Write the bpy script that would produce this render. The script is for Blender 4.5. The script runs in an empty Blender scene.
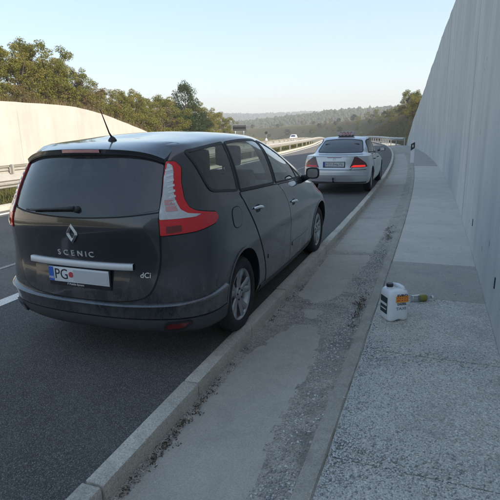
import bpy, bmesh, math, random
import numpy as np
from mathutils import Vector, Matrix
from mathutils.bvhtree import BVHTree
from mathutils.geometry import delaunay_2d_cdt
R_ = math.radians
random.seed(7); rng = np.random.default_rng(7)
S = bpy.context.scene
C = S.collection

# ------------------------------------------------------------------ camera, sky, sun, exposure
cam_d = bpy.data.cameras.new('camera'); cam = bpy.data.objects.new('camera', cam_d); C.objects.link(cam)
cam_d.sensor_width = 36.0; cam_d.lens = 473.4 / 500 * 36.0; cam_d.clip_start = 0.05; cam_d.clip_end = 9000
YAW, PIT, ROL = 0.3720, 0.2475, -0.02197
f_ = Vector((-math.sin(YAW) * math.cos(PIT), math.cos(YAW) * math.cos(PIT), -math.sin(PIT)))
r_ = Vector((math.cos(YAW), math.sin(YAW), 0)); u_ = r_.cross(f_)
r2 = r_ * math.cos(ROL) + u_ * math.sin(ROL); u2 = -r_ * math.sin(ROL) + u_ * math.cos(ROL)
m = Matrix((r2, u2, -f_)).transposed().to_4x4(); m.translation = (2.310, -3.485, 1.651)
cam.matrix_world = m
S.camera = cam
SUN_EL, SUN_AZ = R_(32), R_(-12)          # elevation; azimuth measured from +x (right) towards +y (ahead)
sd = Vector((math.cos(SUN_EL) * math.cos(SUN_AZ), math.cos(SUN_EL) * math.sin(SUN_AZ), math.sin(SUN_EL)))
W = bpy.data.worlds.new('World'); S.world = W; W.use_nodes = True
nt = W.node_tree; bg = nt.nodes['Background']
sky = nt.nodes.new('ShaderNodeTexSky'); sky.sky_type = 'NISHITA'; sky.sun_disc = False
sky.sun_elevation = SUN_EL; sky.sun_rotation = math.atan2(sd.x, sd.y)
sky.air_density = 1.0; sky.dust_density = 2.2; sky.ozone_density = 1.0
gm = nt.nodes.new('ShaderNodeGamma'); gm.inputs[1].default_value = 0.45
hs = nt.nodes.new('ShaderNodeHueSaturation'); hs.inputs['Saturation'].default_value = 1.62
nt.links.new(sky.outputs[0], gm.inputs[0]); nt.links.new(gm.outputs[0], hs.inputs['Color']); nt.links.new(hs.outputs[0], bg.inputs[0]); bg.inputs[1].default_value = 0.15
sl = bpy.data.lights.new('sun', 'SUN'); sun = bpy.data.objects.new('sun', sl); C.objects.link(sun)
sl.energy = 2.0; sl.angle = R_(0.53); sl.color = (1.0, 0.90, 0.76)
sun.rotation_euler = sd.to_track_quat('Z', 'Y').to_euler(); sun.location = (30, 20, 40)
S.view_settings.view_transform = 'Standard'; S.view_settings.look = 'None'
S.view_settings.exposure = 2.0; S.view_settings.gamma = 1.0
S.render.engine = 'CYCLES'; S.cycles.use_denoising = True
S.cycles.max_bounces = 8; S.cycles.transparent_max_bounces = 16; S.cycles.volume_bounces = 0

# ------------------------------------------------------------------ mesh helpers
def mesh(name, V, F, mats=None, smooth=False, sharp=None, mi=None):
    me = bpy.data.meshes.new(name); me.from_pydata([tuple(v) for v in V], [], F); me.validate()
    for a in (mats if isinstance(mats, (list, tuple)) else [mats] if mats else []): me.materials.append(a)
    if mi is not None and len(mi) == len(me.polygons): me.polygons.foreach_set('material_index', list(mi))
    if smooth or sharp is not None: me.polygons.foreach_set('use_smooth', [True] * len(me.polygons))
    if sharp is not None: me.set_sharp_from_angle(angle=R_(sharp))
    me.update(); return me
def ob(name, me, parent=None, loc=(0, 0, 0), rot=(0, 0, 0), scale=None, label=None, cat=None, group=None, kind=None):
    o = bpy.data.objects.new(name, me); C.objects.link(o); o.location = loc; o.rotation_euler = rot
    if scale is not None: o.scale = scale if hasattr(scale, '__len__') else (scale,) * 3
    if parent is not None: o.parent = parent
    if label: o['label'] = label
    if cat: o['category'] = cat
    if group: o['group'] = group
    if kind: o['kind'] = kind
    return o
class MB:
    """collects shapes; one mesh"""
    def __init__(s): s.V = []; s.F = []; s.M = []
    def add(s, V, F, m=0):
        n = len(s.V); s.V += [tuple(v) for v in V]; s.F += [tuple(i + n for i in f) for f in F]; s.M += [m] * len(F); return s
    def box(s, c, d, rz=0, m=0, M=None, bev=0.0):
        hx, hy, hz = d[0] / 2, d[1] / 2, d[2] / 2
        if bev <= 0:
            V = [(x, y, z) for x in (-hx, hx) for y in (-hy, hy) for z in (-hz, hz)]
            F = [(0, 1, 3, 2), (4, 6, 7, 5), (0, 4, 5, 1), (2, 3, 7, 6), (0, 2, 6, 4), (1, 5, 7, 3)]
        else:
            bm = bmesh.new(); bmesh.ops.create_cube(bm, size=1)
            for v in bm.verts: v.co = Vector((v.co.x * d[0], v.co.y * d[1], v.co.z * d[2]))
            bmesh.ops.bevel(bm, geom=list(bm.edges), offset=bev, segments=2, affect='EDGES', profile=.6)
            bm.verts.ensure_lookup_table(); bm.verts.index_update()
            V = [v.co.copy() for v in bm.verts]; F = [[v.index for v in f.verts] for f in bm.faces]; bm.free()
        T = (M if M is not None else Matrix.Identity(4)) if rz == 0 else Matrix.Rotation(rz, 4, 'Z')
        s.add([Vector(c) + T @ Vector(v) for v in V], F, m); return s
    def tube(s, P, rad, n=8, m=0, cap=True):
        P = [Vector(p) for p in P]; rad = rad if hasattr(rad, '__len__') else [rad] * len(P); V = []; F = []
        ref = Vector((0.13, 0.37, 0.92))
        for i, p in enumerate(P):
            t = (P[min(i + 1, len(P) - 1)] - P[max(i - 1, 0)])
            t = t.normalized() if t.length > 1e-9 else Vector((0, 0, 1))
            a = t.cross(ref); a = a.normalized() if a.length > 1e-3 else t.orthogonal().normalized(); b = t.cross(a)
            V += [p + (a * math.cos(k * 2 * math.pi / n) + b * math.sin(k * 2 * math.pi / n)) * rad[i] for k in range(n)]
        for i in range(len(P) - 1):
            for k in range(n): F.append((i * n + k, i * n + (k + 1) % n, (i + 1) * n + (k + 1) % n, (i + 1) * n + k))
        if cap: F.append(tuple(range(n - 1, -1, -1))); F.append(tuple(range((len(P) - 1) * n, len(P) * n)))
        s.add(V, F, m); return s
    def lathe(s, prof, n=32, axis='Z', c=(0, 0, 0), m=0, close=False):
        V = []; F = []; k = len(prof)
        for i in range(n):
            a = i * 2 * math.pi / n
            for (r, h) in prof:
                v = (r * math.cos(a), r * math.sin(a), h)
                if axis == 'X': v = (v[2], v[0], v[1])
                if axis == 'Y': v = (v[1], v[2], v[0])
                V.append(Vector(c) + Vector(v))
        for i in range(n):
            for j in range(k if close else k - 1):
                j2 = (j + 1) % k
                F.append((i * k + j, ((i + 1) % n) * k + j, ((i + 1) % n) * k + j2, i * k + j2))
        s.add(V, F, m); return s
    def prism(s, poly, h, T, m=0):
        """poly (2D) extruded by h along the frame T's third axis"""
        n = len(poly); V = [T @ Vector((p[0], p[1], 0)) for p in poly] + [T @ Vector((p[0], p[1], h)) for p in poly]
        F = [tuple(range(n - 1, -1, -1)), tuple(range(n, 2 * n))] + [(i, (i + 1) % n, n + (i + 1) % n, n + i) for i in range(n)]
        s.add(V, F, m); return s
    def mesh(s, name, mats, smooth=False, sharp=None): return mesh(name, s.V, s.F, mats, smooth, sharp, s.M)
    def ob(s, name, mats, parent=None, smooth=False, sharp=None, **k): return ob(name, s.mesh(name, mats, smooth, sharp), parent, **k)
def crom(P, sub, g0=None, g1=None):
    """Catmull-Rom through P (n,...) -> ((n-1)*sub+1,...)"""
    P = np.asarray(P, float)
    a = 2 * P[0] - P[1] if g0 is None else g0; b = 2 * P[-1] - P[-2] if g1 is None else g1
    Q = np.concatenate([a[None], P, b[None]]); o = []
    for i in range(1, len(Q) - 2):
        for k in range(sub):
            t = k / sub
            o.append(.5 * ((2 * Q[i]) + (-Q[i - 1] + Q[i + 1]) * t + (2 * Q[i - 1] - 5 * Q[i] + 4 * Q[i + 1] - Q[i + 2]) * t * t + (-Q[i - 1] + 3 * Q[i] - 3 * Q[i + 1] + Q[i + 2]) * t ** 3))
    o.append(P[-1]); return np.array(o)
def round_poly(P, r, seg=4):
    P = [Vector(p[:2]) for p in P]; n = len(P); o = []
    for i in range(n):
        a, b, c = P[i - 1], P[i], P[(i + 1) % n]; rr = r[i] if hasattr(r, '__len__') else r
        l1, l2 = (a - b).length, (c - b).length; d1 = min(rr, .48 * l1); d2 = min(rr, .48 * l2)
        p, q = b + (a - b) * (d1 / l1), b + (c - b) * (d2 / l2)
        for k in range(seg + 1):
            t = k / seg; o.append(p * (1 - t) ** 2 + b * 2 * t * (1 - t) + q * t * t)
    return o
def resample(P, h):
    o = []; n = len(P)
    for i in range(n):
        a, b = Vector(P[i]), Vector(P[(i + 1) % n]); L = (b - a).length
        if L < 1e-6: continue
        k = max(1, int(round(L / h)))
        o += [a + (b - a) * (j / k) for j in range(k)]
    return o
def area2(P): return sum(P[i][0] * P[(i + 1) % len(P)][1] - P[(i + 1) % len(P)][0] * P[i][1] for i in range(len(P))) / 2
def inset(P, d):
    """loop moved inward by d (same number of points)"""
    n = len(P); sgn = 1 if area2(P) > 0 else -1; o = []
    for i in range(n):
        t = (Vector(P[(i + 1) % n]) - Vector(P[i - 1])); t = t.normalized() if t.length > 1e-9 else Vector((1, 0))
        o.append(Vector(P[i]) + Vector((-t.y, t.x)) * d * sgn)
    return o
def inside(P, x, y):
    c = False; n = len(P); j = n - 1
    for i in range(n):
        if (P[i][1] > y) != (P[j][1] > y) and x < (P[j][0] - P[i][0]) * (y - P[i][1]) / (P[j][1] - P[i][1]) + P[i][0]: c = not c
        j = i
    return c
# projection frames: 2D (a,b) -> ray on the car body
FR = {'R': (Vector((3, 0, 0)), Vector((0, 1, 0)), Vector((-1, 0, 0))),           # (y,z) seen from the right
      'B': (Vector((0, -4, 0)), Vector((1, 0, 0)), Vector((0, 1, 0))),           # (x,z) seen from behind
      'F': (Vector((0, 8, 0)), Vector((1, 0, 0)), Vector((0, -1, 0))),           # (x,z) seen from the front
      'D': (Vector((3, -3, 0)), Vector((.70711, .70711, 0)), Vector((-.70711, .70711, 0)))}  # rear right corner
def shoot(bvh, fr, a, b):
    o, U, D = FR[fr]; q = o + U * a + Vector((0, 0, b))
    h = bvh.ray_cast(q, D)
    if h[0] is None:
        h = bvh.find_nearest(q + D * 2.0)
    n = h[1]
    if n.dot(D) > 0: n = -n
    return h[0], n
def patch(bvh, P, fr, off=.003, thick=.006, h=.04, mirror=False, rim=True):
    """2D outline P laid on the body; returns V, F"""
    B = resample(P, h); 
    if area2(B) < 0: B = B[::-1]
    nb = len(B); pts = [Vector((b[0], b[1])) for b in B]
    xs = [b[0] for b in B]; ys = [b[1] for b in B]; IN = inset(B, .45 * h)
    x = min(xs) + h * .5
    while x < max(xs):
        y = min(ys) + h * .5
        while y < max(ys):
            if inside(IN, x, y): pts.append(Vector((x, y)))
            y += h
        x += h
    v2, e2, f2, ov, oe, of = delaunay_2d_cdt(pts, [(i, (i + 1) % nb) for i in range(nb)], [list(range(nb))], 1, 1e-6)
    V = []; NN = []
    for p in v2:
        q, n = shoot(bvh, fr, p[0], p[1]); V.append(q + n * off); NN.append(n)
    F = []
    for f in f2:
        f = list(f); n = (V[f[1]] - V[f[0]]).cross(V[f[2]] - V[f[0]])
        if n.dot(NN[f[0]]) < 0: f = f[::-1]
        F.append(f)
    if rim:
        cnt = {}
        for f in F:
            for i in range(len(f)):
                a, b = f[i], f[(i + 1) % len(f)]; cnt[(a, b)] = 1
        bd = [(a, b) for (a, b) in cnt if (b, a) not in cnt]; mp = {}
        for a, b in bd:
            for k in (a, b):
                if k not in mp: mp[k] = len(V); V.append(V[k] - NN[k] * thick)
        for a, b in bd: F.append([b, a, mp[a], mp[b]])
    if mirror: V = [Vector((-v.x, v.y, v.z)) for v in V]; F = [f[::-1] for f in F]
    return V, F
def ring(bvh, P, w, fr, off=.004, h=.03, mirror=False, thick=.006):
    """closed band of width w inside outline P"""
    B = resample(P, h)
    I = inset(B, w); n = len(B); V = []; F = []
    for L, o in ((inset(B, -.001), off - thick), (B, off), (I, off), (inset(B, w + .001), off - thick)):
        for p in L:
            q, nn = shoot(bvh, fr, p[0], p[1]); V.append(q + nn * o)
    for k in range(3):
        for i in range(n):
            F.append([k * n + i, k * n + (i + 1) % n, (k + 1) * n + (i + 1) % n, (k + 1) * n + i])
    if area2(B) < 0: F = [f[::-1] for f in F]
    if mirror: V = [Vector((-v.x, v.y, v.z)) for v in V]; F = [f[::-1] for f in F]
    return V, F
def band(bvh, L, w, fr, off=.002, mirror=False, h=.02, thick=.004):
    """open strip of width w along polyline L"""
    P = []
    for i in range(len(L) - 1):
        a, b = Vector(L[i]), Vector(L[i + 1]); k = max(1, int((b - a).length / h)); P += [a + (b - a) * (j / k) for j in range(k)]
    P.append(Vector(L[-1])); V = []; F = []
    for i, p in enumerate(P):
        t = P[min(i + 1, len(P) - 1)] - P[max(i - 1, 0)]; t.normalize(); nn = Vector((-t.y, t.x))
        for s_, o in ((-.5, off - thick), (-.5, off), (.5, off), (.5, off - thick)):
            q, n = shoot(bvh, fr, *(p + nn * w * s_)); V.append(q + n * o)
    for i in range(len(P) - 1):
        for k in range(3): F.append([i * 4 + k, i * 4 + k + 1, i * 4 + 5 + k, i * 4 + 4 + k])
    if mirror: V = [Vector((-v.x, v.y, v.z)) for v in V]; F = [f[::-1] for f in F]
    return V, F
def text_geo(txt, size, sx=1.0, ext=.002):
    cu = bpy.data.curves.new('t', 'FONT'); cu.body = txt; cu.size = size; cu.align_x = 'CENTER'; cu.align_y = 'CENTER'; cu.extrude = ext; cu.resolution_u = 3
    o = bpy.data.objects.new('t', cu); C.objects.link(o); bpy.context.view_layer.update()
    me = bpy.data.meshes.new_from_object(o.evaluated_get(bpy.context.evaluated_depsgraph_get()))
    V = [(v.co.x * sx, v.co.y, v.co.z) for v in me.vertices]; F = [list(p.vertices) for p in me.polygons]
    bpy.data.objects.remove(o); bpy.data.curves.remove(cu); bpy.data.meshes.remove(me); return V, F
def boolean(me, cutters):
    o = bpy.data.objects.new('tmp', me); C.objects.link(o); cs = []
    for c in cutters:
        bm = bmesh.new(); bm.from_mesh(c); bmesh.ops.remove_doubles(bm, verts=bm.verts, dist=1e-5); bmesh.ops.recalc_face_normals(bm, faces=bm.faces); bm.to_mesh(c); bm.free()
        co = bpy.data.objects.new('cut', c); C.objects.link(co); cs.append(co)
        md = o.modifiers.new('b', 'BOOLEAN'); md.operation = 'DIFFERENCE'; md.solver = 'EXACT'; md.object = co
        if hasattr(md, 'material_mode'): md.material_mode = 'TRANSFER'
    bpy.context.view_layer.update()
    r = bpy.data.meshes.new_from_object(o.evaluated_get(bpy.context.evaluated_depsgraph_get()))
    for c in cs: bpy.data.objects.remove(c)
    bpy.data.objects.remove(o); return r

# ------------------------------------------------------------------ car body surface
def contour(yr, Wr, Wm, Wf, yf, zr, zm, zf, rr=.24, fr=.36, rb=1.0):
    """half plan outline of one level, rear centre -> right side -> front centre"""
    a, b = yr + rr, yf - fr
    P = [(0, yr), (.42 * Wr, yr + .06 * rr * rb), (.76 * Wr, yr + .30 * rr * rb), (.945 * Wr, yr + .70 * rr)]
    for t, w in ((.0, .985 * Wr + .015 * Wm), (.13, .5 * Wr + .5 * Wm), (.32, Wm), (.52, Wm), (.72, .9 * Wm + .1 * Wf), (.88, .45 * Wm + .55 * Wf), (1.0, Wf)):
        P.append((w, a + (b - a) * (.02 + .98 * t) + (0.03 if t == 0 else 0)))
    P += [(.93 * Wf, yf - .52 * fr), (.74 * Wf, yf - .22 * fr), (.40 * Wf, yf - .05 * fr), (0, yf)]
    y0, y1 = yr, yf; o = []
    for (x, y) in P:
        t = (y - y0) / (y1 - y0)
        z = zr + (zm - zr) * min(1, t / .45) if t < .45 else zm + (zf - zm) * ((t - .45) / .55) ** 1.3
        o.append((x, y, z))
    return o
def body_mesh(levels, mats, su=6, sv=5, name='body'):
    L = np.array([contour(*l) for l in levels])               # K,M,3
    K, M = L.shape[:2]
    fx = np.array([-1, 1, 1])
    G = np.array([crom(L[k], su, L[k][1] * fx, L[k][-2] * fx) for k in range(K)])      # K,U,3
    G = np.swapaxes(np.array([crom(G[:, u], sv, None, G[-2, u] * fx) for u in range(G.shape[1])]), 0, 1)   # Vn,U,3
    nv, nu = G.shape[:2]; V = []; idx = {}
    def vid(i, j, s):
        x, y, z = G[i, j]
        if j in (0, nu - 1) or i == nv - 1: s = 1; x = 0.0
        k = (i, j, s)
        if k not in idx: idx[k] = len(V); V.append((x * s, y, z))
        return idx[k]
    F = []
    for s in (1, -1):
        for i in range(nv - 1):
            for j in range(nu - 1):
                f = [vid(i, j, s), vid(i, j + 1, s), vid(i + 1, j + 1, s), vid(i + 1, j, s)]
                f = [f[k] for k in range(4) if f[k] != f[k - 1]]
                if len(f) > 2: F.append(f if s == 1 else f[::-1])
    for j in range(nu - 1):
        f = [vid(0, j, 1), vid(0, j, -1), vid(0, j + 1, -1), vid(0, j + 1, 1)]
        f = [f[k] for k in range(4) if f[k] != f[k - 1]]
        if len(f) > 2: F.append(f)
    return mesh(name, V, F, mats, smooth=True)
def bvh_of(me): return BVHTree.FromPolygons([v.co.copy() for v in me.vertices], [list(p.vertices) for p in me.polygons])

#            yr     Wr    Wm    Wf    yf     zr    zm    zf    rr   fr
SCENIC = [(-.58, .70, .76, .68, 3.30, .20, .175, .20, .30, .40),
          (-.82, .85, .845, .82, 3.50, .25, .19, .22, .34, .45),
          (-.905, .895, .88, .865, 3.58, .345, .29, .33, .37, .50),
          (-.93, .905, .89, .885, 3.63, .48, .42, .46, .37, .52),
          (-.93, .907, .897, .895, 3.61, .60, .56, .58, .37, .55),
          (-.91, .90, .912, .90, 3.56, .76, .72, .68, .37, .58),
          (-.925, .895, .917, .895, 3.45, .92, .86, .75, .39, .62),
          (-.94, .882, .910, .87, 3.26, 1.03, .98, .83, .41, .60),
          (-.925, .862, .893, .85, 3.02, 1.11, 1.075, .935, .41, .52),
          (-.905, .845, .868, .81, 2.76, 1.16, 1.125, 1.025, .41, .46),
          (-.855, .800, .830, .765, 2.32, 1.29, 1.275, 1.21, .40, .42),
          (-.775, .740, .768, .70, 1.86, 1.44, 1.44, 1.40, .38, .40),
          (-.715, .680, .704, .63, 1.52, 1.53, 1.558, 1.525, .36, .36),
          (-.655, .62, .640, .555, 1.32, 1.565, 1.610, 1.588, .32, .32),
          (-.50, .44, .46, .40, 1.16, 1.588, 1.640, 1.622, .25, .24),
          (-.30, .22, .23, .20, 1.02, 1.602, 1.655, 1.640, .16, .16),
          (-.10, .00, .00, .00, .90, 1.612, 1.660, 1.646, .10, .08)]

# ------------------------------------------------------------------ materials
class NT:
    def __init__(s, name):
        s.m = bpy.data.materials.new(name); s.m.use_nodes = True; s.t = s.m.node_tree; s.p = s.t.nodes['Principled BSDF']; s.out = s.t.nodes['Material Output']
    def n(s, ty, **k):
        x = s.t.nodes.new('ShaderNode' + ty)
        for a, b in k.items():
            if a.startswith('i_'):
                key = a[2:]; key = int(key) if key.isdigit() else key.replace('_', ' ')
                s.set(x, key, b)
            else: setattr(x, a, b)
        return x
    def set(s, x, key, b):
        if isinstance(b, bpy.types.NodeSocket): s.t.links.new(b, x.inputs[key])
        else: x.inputs[key].default_value = b
    def P(s, **k):
        for a, b in k.items(): s.set(s.p, a.replace('_', ' '), b)
    def pos(s, obj=False, sc=(1, 1, 1), rot=(0, 0, 0)):
        o = s.n('TexCoord').outputs['Object'] if obj else s.n('NewGeometry').outputs['Position']
        mp = s.n('Mapping', i_Vector=o, i_Scale=sc, i_Rotation=rot); return mp.outputs[0]
    def noise(s, v, scale, detail=5, rough=.6, dist=0): return s.n('TexNoise', i_Vector=v, i_Scale=scale, i_Detail=detail, i_Roughness=rough, i_Distortion=dist).outputs['Fac']
    def vor(s, v, scale, feat='F1', out='Distance', rnd=1): 
        x = s.n('TexVoronoi', i_Vector=v, i_Scale=scale, feature=feat, i_Randomness=rnd); return x.outputs[out]
    def ramp(s, f, *st):
        x = s.n('ValToRGB', i_Fac=f); e = x.color_ramp.elements
        while len(e) < len(st): e.new(.5)
        for k, (p, c) in zip(e, st): k.position = p; k.color = (c, c, c, 1) if not hasattr(c, '__len__') else (*c, 1)
        return x.outputs['Color']
    def mix(s, f, a, b, mode='MIX'):
        x = s.n('Mix', data_type='RGBA', blend_type=mode)
        for key, v in ((0, f), (6, a), (7, b)):
            if isinstance(v, bpy.types.NodeSocket): s.t.links.new(v, x.inputs[key])
            else: x.inputs[key].default_value = v if key == 0 else ((*v, 1) if hasattr(v, '__len__') else (v, v, v, 1))
        return x.outputs[2]
    def math(s, op, a, b=0.0, c=0.0): return s.n('Math', operation=op, i_0=a, i_1=b, i_2=c).outputs[0]
    def bump(s, h, st=.5, d=.01, nrm=None):
        k = dict(i_Height=h, i_Strength=st, i_Distance=d)
        if nrm is not None: k['i_Normal'] = nrm
        return s.n('Bump', **k).outputs[0]
    def sep(s, v): return s.n('SeparateXYZ', i_Vector=v).outputs
def plain(name, col, rough=.5, metal=0, var=.12, scale=30, bump=0, obj=True, coat=0, spec=.5, emit=0):
    t = NT(name); v = t.pos(obj); f = t.noise(v, scale)
    a = tuple(c * (1 - var) for c in col); b = tuple(min(1, c * (1 + var)) for c in col)
    c = t.mix(f, a, b); t.P(Base_Color=c, Roughness=t.math('MULTIPLY_ADD', f, .15, rough - .075), Metallic=metal, Coat_Weight=coat, Coat_Roughness=.06)
    t.set(t.p, 'Specular IOR Level', spec)
    if bump: t.P(Normal=t.bump(f, bump, .004))
    if emit: t.P(Emission_Color=(*col, 1), Emission_Strength=emit)
    return t.m
M = {}
def asphalt(name, lo, hi, grain=170, stain=.25, warm=(1, 1, 1)):
    t = NT(name); v = t.pos()
    vo = t.n('TexVoronoi', i_Vector=v, i_Scale=grain); st = vo.outputs['Color']; d = vo.outputs['Distance']
    g = t.sep(st)[0]; big = t.noise(v, .8, 4); mid = t.noise(v, 14, 5)
    col = t.mix(t.math('POWER', g, 3.0), tuple(lo * w for w in warm), tuple(hi * w for w in warm))
    col = t.mix(t.ramp(d, (.35, 0), (.75, .75)), col, tuple(lo * .35 * w for w in warm))
    col = t.mix(t.math('MULTIPLY', t.ramp(big, (.38, 0), (.66, 1)), stain), col, tuple((hi * .8) * w for w in warm))
    col = t.mix(t.math('MULTIPLY', t.ramp(mid, (.45, 0), (.7, 1)), .3), col, tuple(lo * .7 * w for w in warm))
    t.P(Base_Color=col, Roughness=.85); t.set(t.p, 'Specular IOR Level', .35)
    h = t.math('MULTIPLY_ADD', g, .5, t.math('MULTIPLY', d, -1.2)); t.P(Normal=t.bump(h, .8, .004))
    return t.m
def concrete(name, c1, c2, grain=120, bump=.5, streak=0, stain=None, speck=.5, big=1.6, holes=0, warm=(1.07, 1.0, .89)):
    c1, c2 = [tuple(min(.85, a * b) for a, b in zip(c, warm)) for c in (c1, c2)]
    t = NT(name); v = t.pos()
    f = t.noise(v, big, 6, .65); g = t.noise(v, grain, 3, .6); col = t.mix(t.ramp(f, (.32, 0), (.68, 1)), c1, c2)
    vo = t.n('TexVoronoi', i_Vector=v, i_Scale=grain * 1.1); sp = t.sep(vo.outputs['Color'])[0]
    col = t.mix(t.math('MULTIPLY', t.ramp(sp, (.55, 0), (1, 1)), speck * .6), col, tuple(c * .45 for c in c1))
    col = t.mix(t.math('MULTIPLY', t.ramp(t.math('SUBTRACT', 1., sp), (.75, 0), (1, 1)), speck * .5), col, tuple(min(1, c * 1.5) for c in c2))
    if streak:
        vs = t.pos(sc=(1.2, 1.2, .09)); s1 = t.noise(vs, 1.5, 7, .7); vs2 = t.pos(sc=(1, 1, .35)); s2 = t.noise(vs2, .9, 5, .6)
        col = t.mix(t.math('MULTIPLY', t.ramp(s1, (.42, 0), (.68, 1)), streak), col, tuple(c * .55 for c in c1))
        col = t.mix(t.math('MULTIPLY', t.ramp(s2, (.5, 0), (.72, 1)), streak * .7), col, tuple(min(1, c * 1.25) for c in c2))
    if stain:
        s3 = t.noise(v, 3.1, 7, .7, .6); col = t.mix(t.math('MULTIPLY', t.ramp(s3, (.5, 0), (.66, 1)), stain[0]), col, stain[1])
    h = t.math('ADD', t.math('MULTIPLY', g, .6), t.math('MULTIPLY', vo.outputs['Distance'], -.35))
    if holes:
        hv = t.vor(v, holes); hh = t.ramp(hv, (.05, 0), (.12, 1)); h = t.math('ADD', h, hh); col = t.mix(t.ramp(hv, (.05, .8), (.10, 0)), col, tuple(c * .4 for c in c1))
    t.P(Base_Color=col, Roughness=.88, Normal=t.bump(h, bump, .004)); t.set(t.p, 'Specular IOR Level', .3)
    return t.m
def carpaint(name, col, metal, rough, dust=.25, dustcol=(.20, .20, .20), dirt_low=.6, coat=.6):
    t = NT(name); v = t.pos(True); z = t.sep(v)[2]
    n1 = t.noise(v, 3.0, 6, .65); n2 = t.noise(v, 22, 5, .7); n3 = t.noise(t.pos(True, sc=(1, 1, .35)), 7, 6, .75, .4)
    low = t.math('MULTIPLY', t.ramp(z, (.30, 1), (.75, 0)), dirt_low)
    dm = t.math('MULTIPLY', t.math('MULTIPLY_ADD', n1, 1.1, -.15), t.math('ADD', t.math('MULTIPLY', n2, .4), t.math('MULTIPLY', t.ramp(n3, (.38, 0), (.6, 1)), .75)))
    d = t.math('MINIMUM', t.math('MAXIMUM', t.math('MULTIPLY', dm, t.math('ADD', low, dust)), 0), .9)
    fl = t.vor(v, 900, out='Color')
    c = t.mix(t.math('MULTIPLY', t.sep(fl)[0], .25), col, tuple(min(1, x * 1.5) for x in col))
    t.P(Base_Color=t.mix(d, c, dustcol), Metallic=t.math('MULTIPLY_ADD', d, -metal, metal), Roughness=t.math('MULTIPLY_ADD', d, .45, rough), Coat_Weight=t.math('MULTIPLY_ADD', d, -coat, coat), Coat_Roughness=.05)
    return t.m
def glass(name, tint, refl=1.0, dust=.06, rough=.02):
    t = NT(name); tr = t.n('BsdfTransparent', i_Color=(*tint, 1)); gl = t.n('BsdfGlossy', i_Roughness=rough, i_Color=(1, 1, 1, 1))
    fc = t.n('LayerWeight', i_Blend=.5).outputs['Facing']; fac = t.math('MINIMUM', t.math('MULTIPLY', t.math('MULTIPLY_ADD', t.math('POWER', fc, 4.5), .94, .055), 1.2 * refl), 1)
    a = t.n('MixShader', i_0=fac, i_1=tr.outputs[0], i_2=gl.outputs[0])
    df = t.n('BsdfDiffuse', i_Color=(.35, .36, .36, 1)); v = t.pos(True)
    du = t.math('MULTIPLY', t.ramp(t.noise(v, 4, 6, .7), (.25, .35), (.7, 1)), dust)
    b = t.n('MixShader', i_0=du, i_1=a.outputs[0], i_2=df.outputs[0])
    t.t.links.new(b.outputs[0], t.out.inputs[0]); return t.m
def leafmat(name, c1, c2, c3):
    t = NT(name); rd = t.n('NewGeometry').outputs['Random Per Island']; v = t.pos()
    f = t.noise(v, .9, 3); c = t.mix(rd, c1, c2); c = t.mix(t.ramp(f, (.45, 0), (.65, 1)), c, c3)
    df = t.n('BsdfDiffuse', i_Color=c); tl = t.n('BsdfTranslucent', i_Color=c)
    mx = t.n('MixShader', i_0=.38, i_1=df.outputs[0], i_2=tl.outputs[0]); t.t.links.new(mx.outputs[0], t.out.inputs[0]); return t.m
M['asphalt'] = asphalt('fresh_asphalt', .088, .27, 165, .22, (1.03, 1, .95))
M['asphalt_old'] = asphalt('worn_asphalt', .14, .27, 120, .3, (1.05, 1, .90))
M['gutter'] = concrete('gutter_aggregate', (.29, .285, .275), (.39, .38, .365), 140, 1.0, stain=(.6, (.12, .11, .10)), speck=1.3, big=2.2)
M['mortar'] = concrete('smooth_mortar', (.35, .345, .335), (.44, .435, .42), 210, .35, stain=(.25, (.20, .20, .19)), speck=.5)
M['slab_rough'] = concrete('gravelly_slab', (.42, .425, .42), (.53, .535, .525), 120, 1.0, stain=(.4, (.27, .265, .24)), speck=1.35, big=2.6)
M['slab_dark'] = concrete('grey_slab', (.33, .335, .33), (.40, .40, .395), 170, .5, stain=(.3, (.2, .2, .2)), speck=.8)
M['slab_light'] = concrete('pale_slab', (.48, .48, .47), (.56, .56, .55), 190, .4, stain=(.25, (.31, .31, .30)), speck=.6)
M['kerb'] = concrete('kerb_concrete', (.41, .41, .395), (.52, .515, .495), 160, .5, stain=(.45, (.22, .215, .19)), speck=.9)
M['edging'] = concrete('edging_mortar', (.30, .30, .29), (.39, .385, .37), 170, .5, stain=(.35, (.13, .13, .12)), speck=.7, big=3)
M['wall'] = concrete('wall_concrete', (.50, .505, .505), (.60, .605, .60), 60, .25, streak=.36, speck=.15, big=.7, holes=2.3, warm=(1.0, 1.0, .96))
M['wall_left'] = concrete('sunlit_wall_concrete', (.38, .385, .385), (.45, .455, .455), 40, .25, streak=.25, speck=.15, big=.5)
M['line'] = concrete('road_paint', (.62, .63, .63), (.78, .79, .78), 120, .4, stain=(.4, (.35, .35, .36)), speck=.8)
M['line_old'] = concrete('worn_road_paint', (.25, .25, .25), (.42, .42, .41), 120, .4, stain=(.5, (.16, .16, .16)), speck=.8)
M['paint_grey'] = carpaint('graphite_car_paint', (.034, .040, .046), .55, .20, .13, (.22, .22, .215), 1.25, 1.0)
M['paint_silver'] = carpaint('silver_car_paint', (.46, .48, .50), .70, .32, .03, (.36, .35, .33), .3)
M['paint_white'] = carpaint('white_car_paint', (.78, .79, .80), .0, .35, .06, (.5, .5, .48), .2)
M['paint_red'] = carpaint('dark_red_car_paint', (.20, .03, .03), .2, .35, .06, (.3, .2, .2), .2)
M['trim'] = plain('black_plastic_trim', (.018, .019, .020), .55, var=.3)
M['trim_dusty'] = plain('dusty_grey_plastic', (.055, .058, .06), .65, var=.35, scale=18)
M['seam'] = plain('dark_panel_gap', (.006, .006, .006), .7)
M['rubber'] = plain('tyre_rubber', (.020, .020, .021), .8, var=.35, scale=40, bump=.3)
M['alloy'] = plain('alloy_wheel', (.42, .43, .44), .35, .85, var=.15, scale=25)
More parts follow.
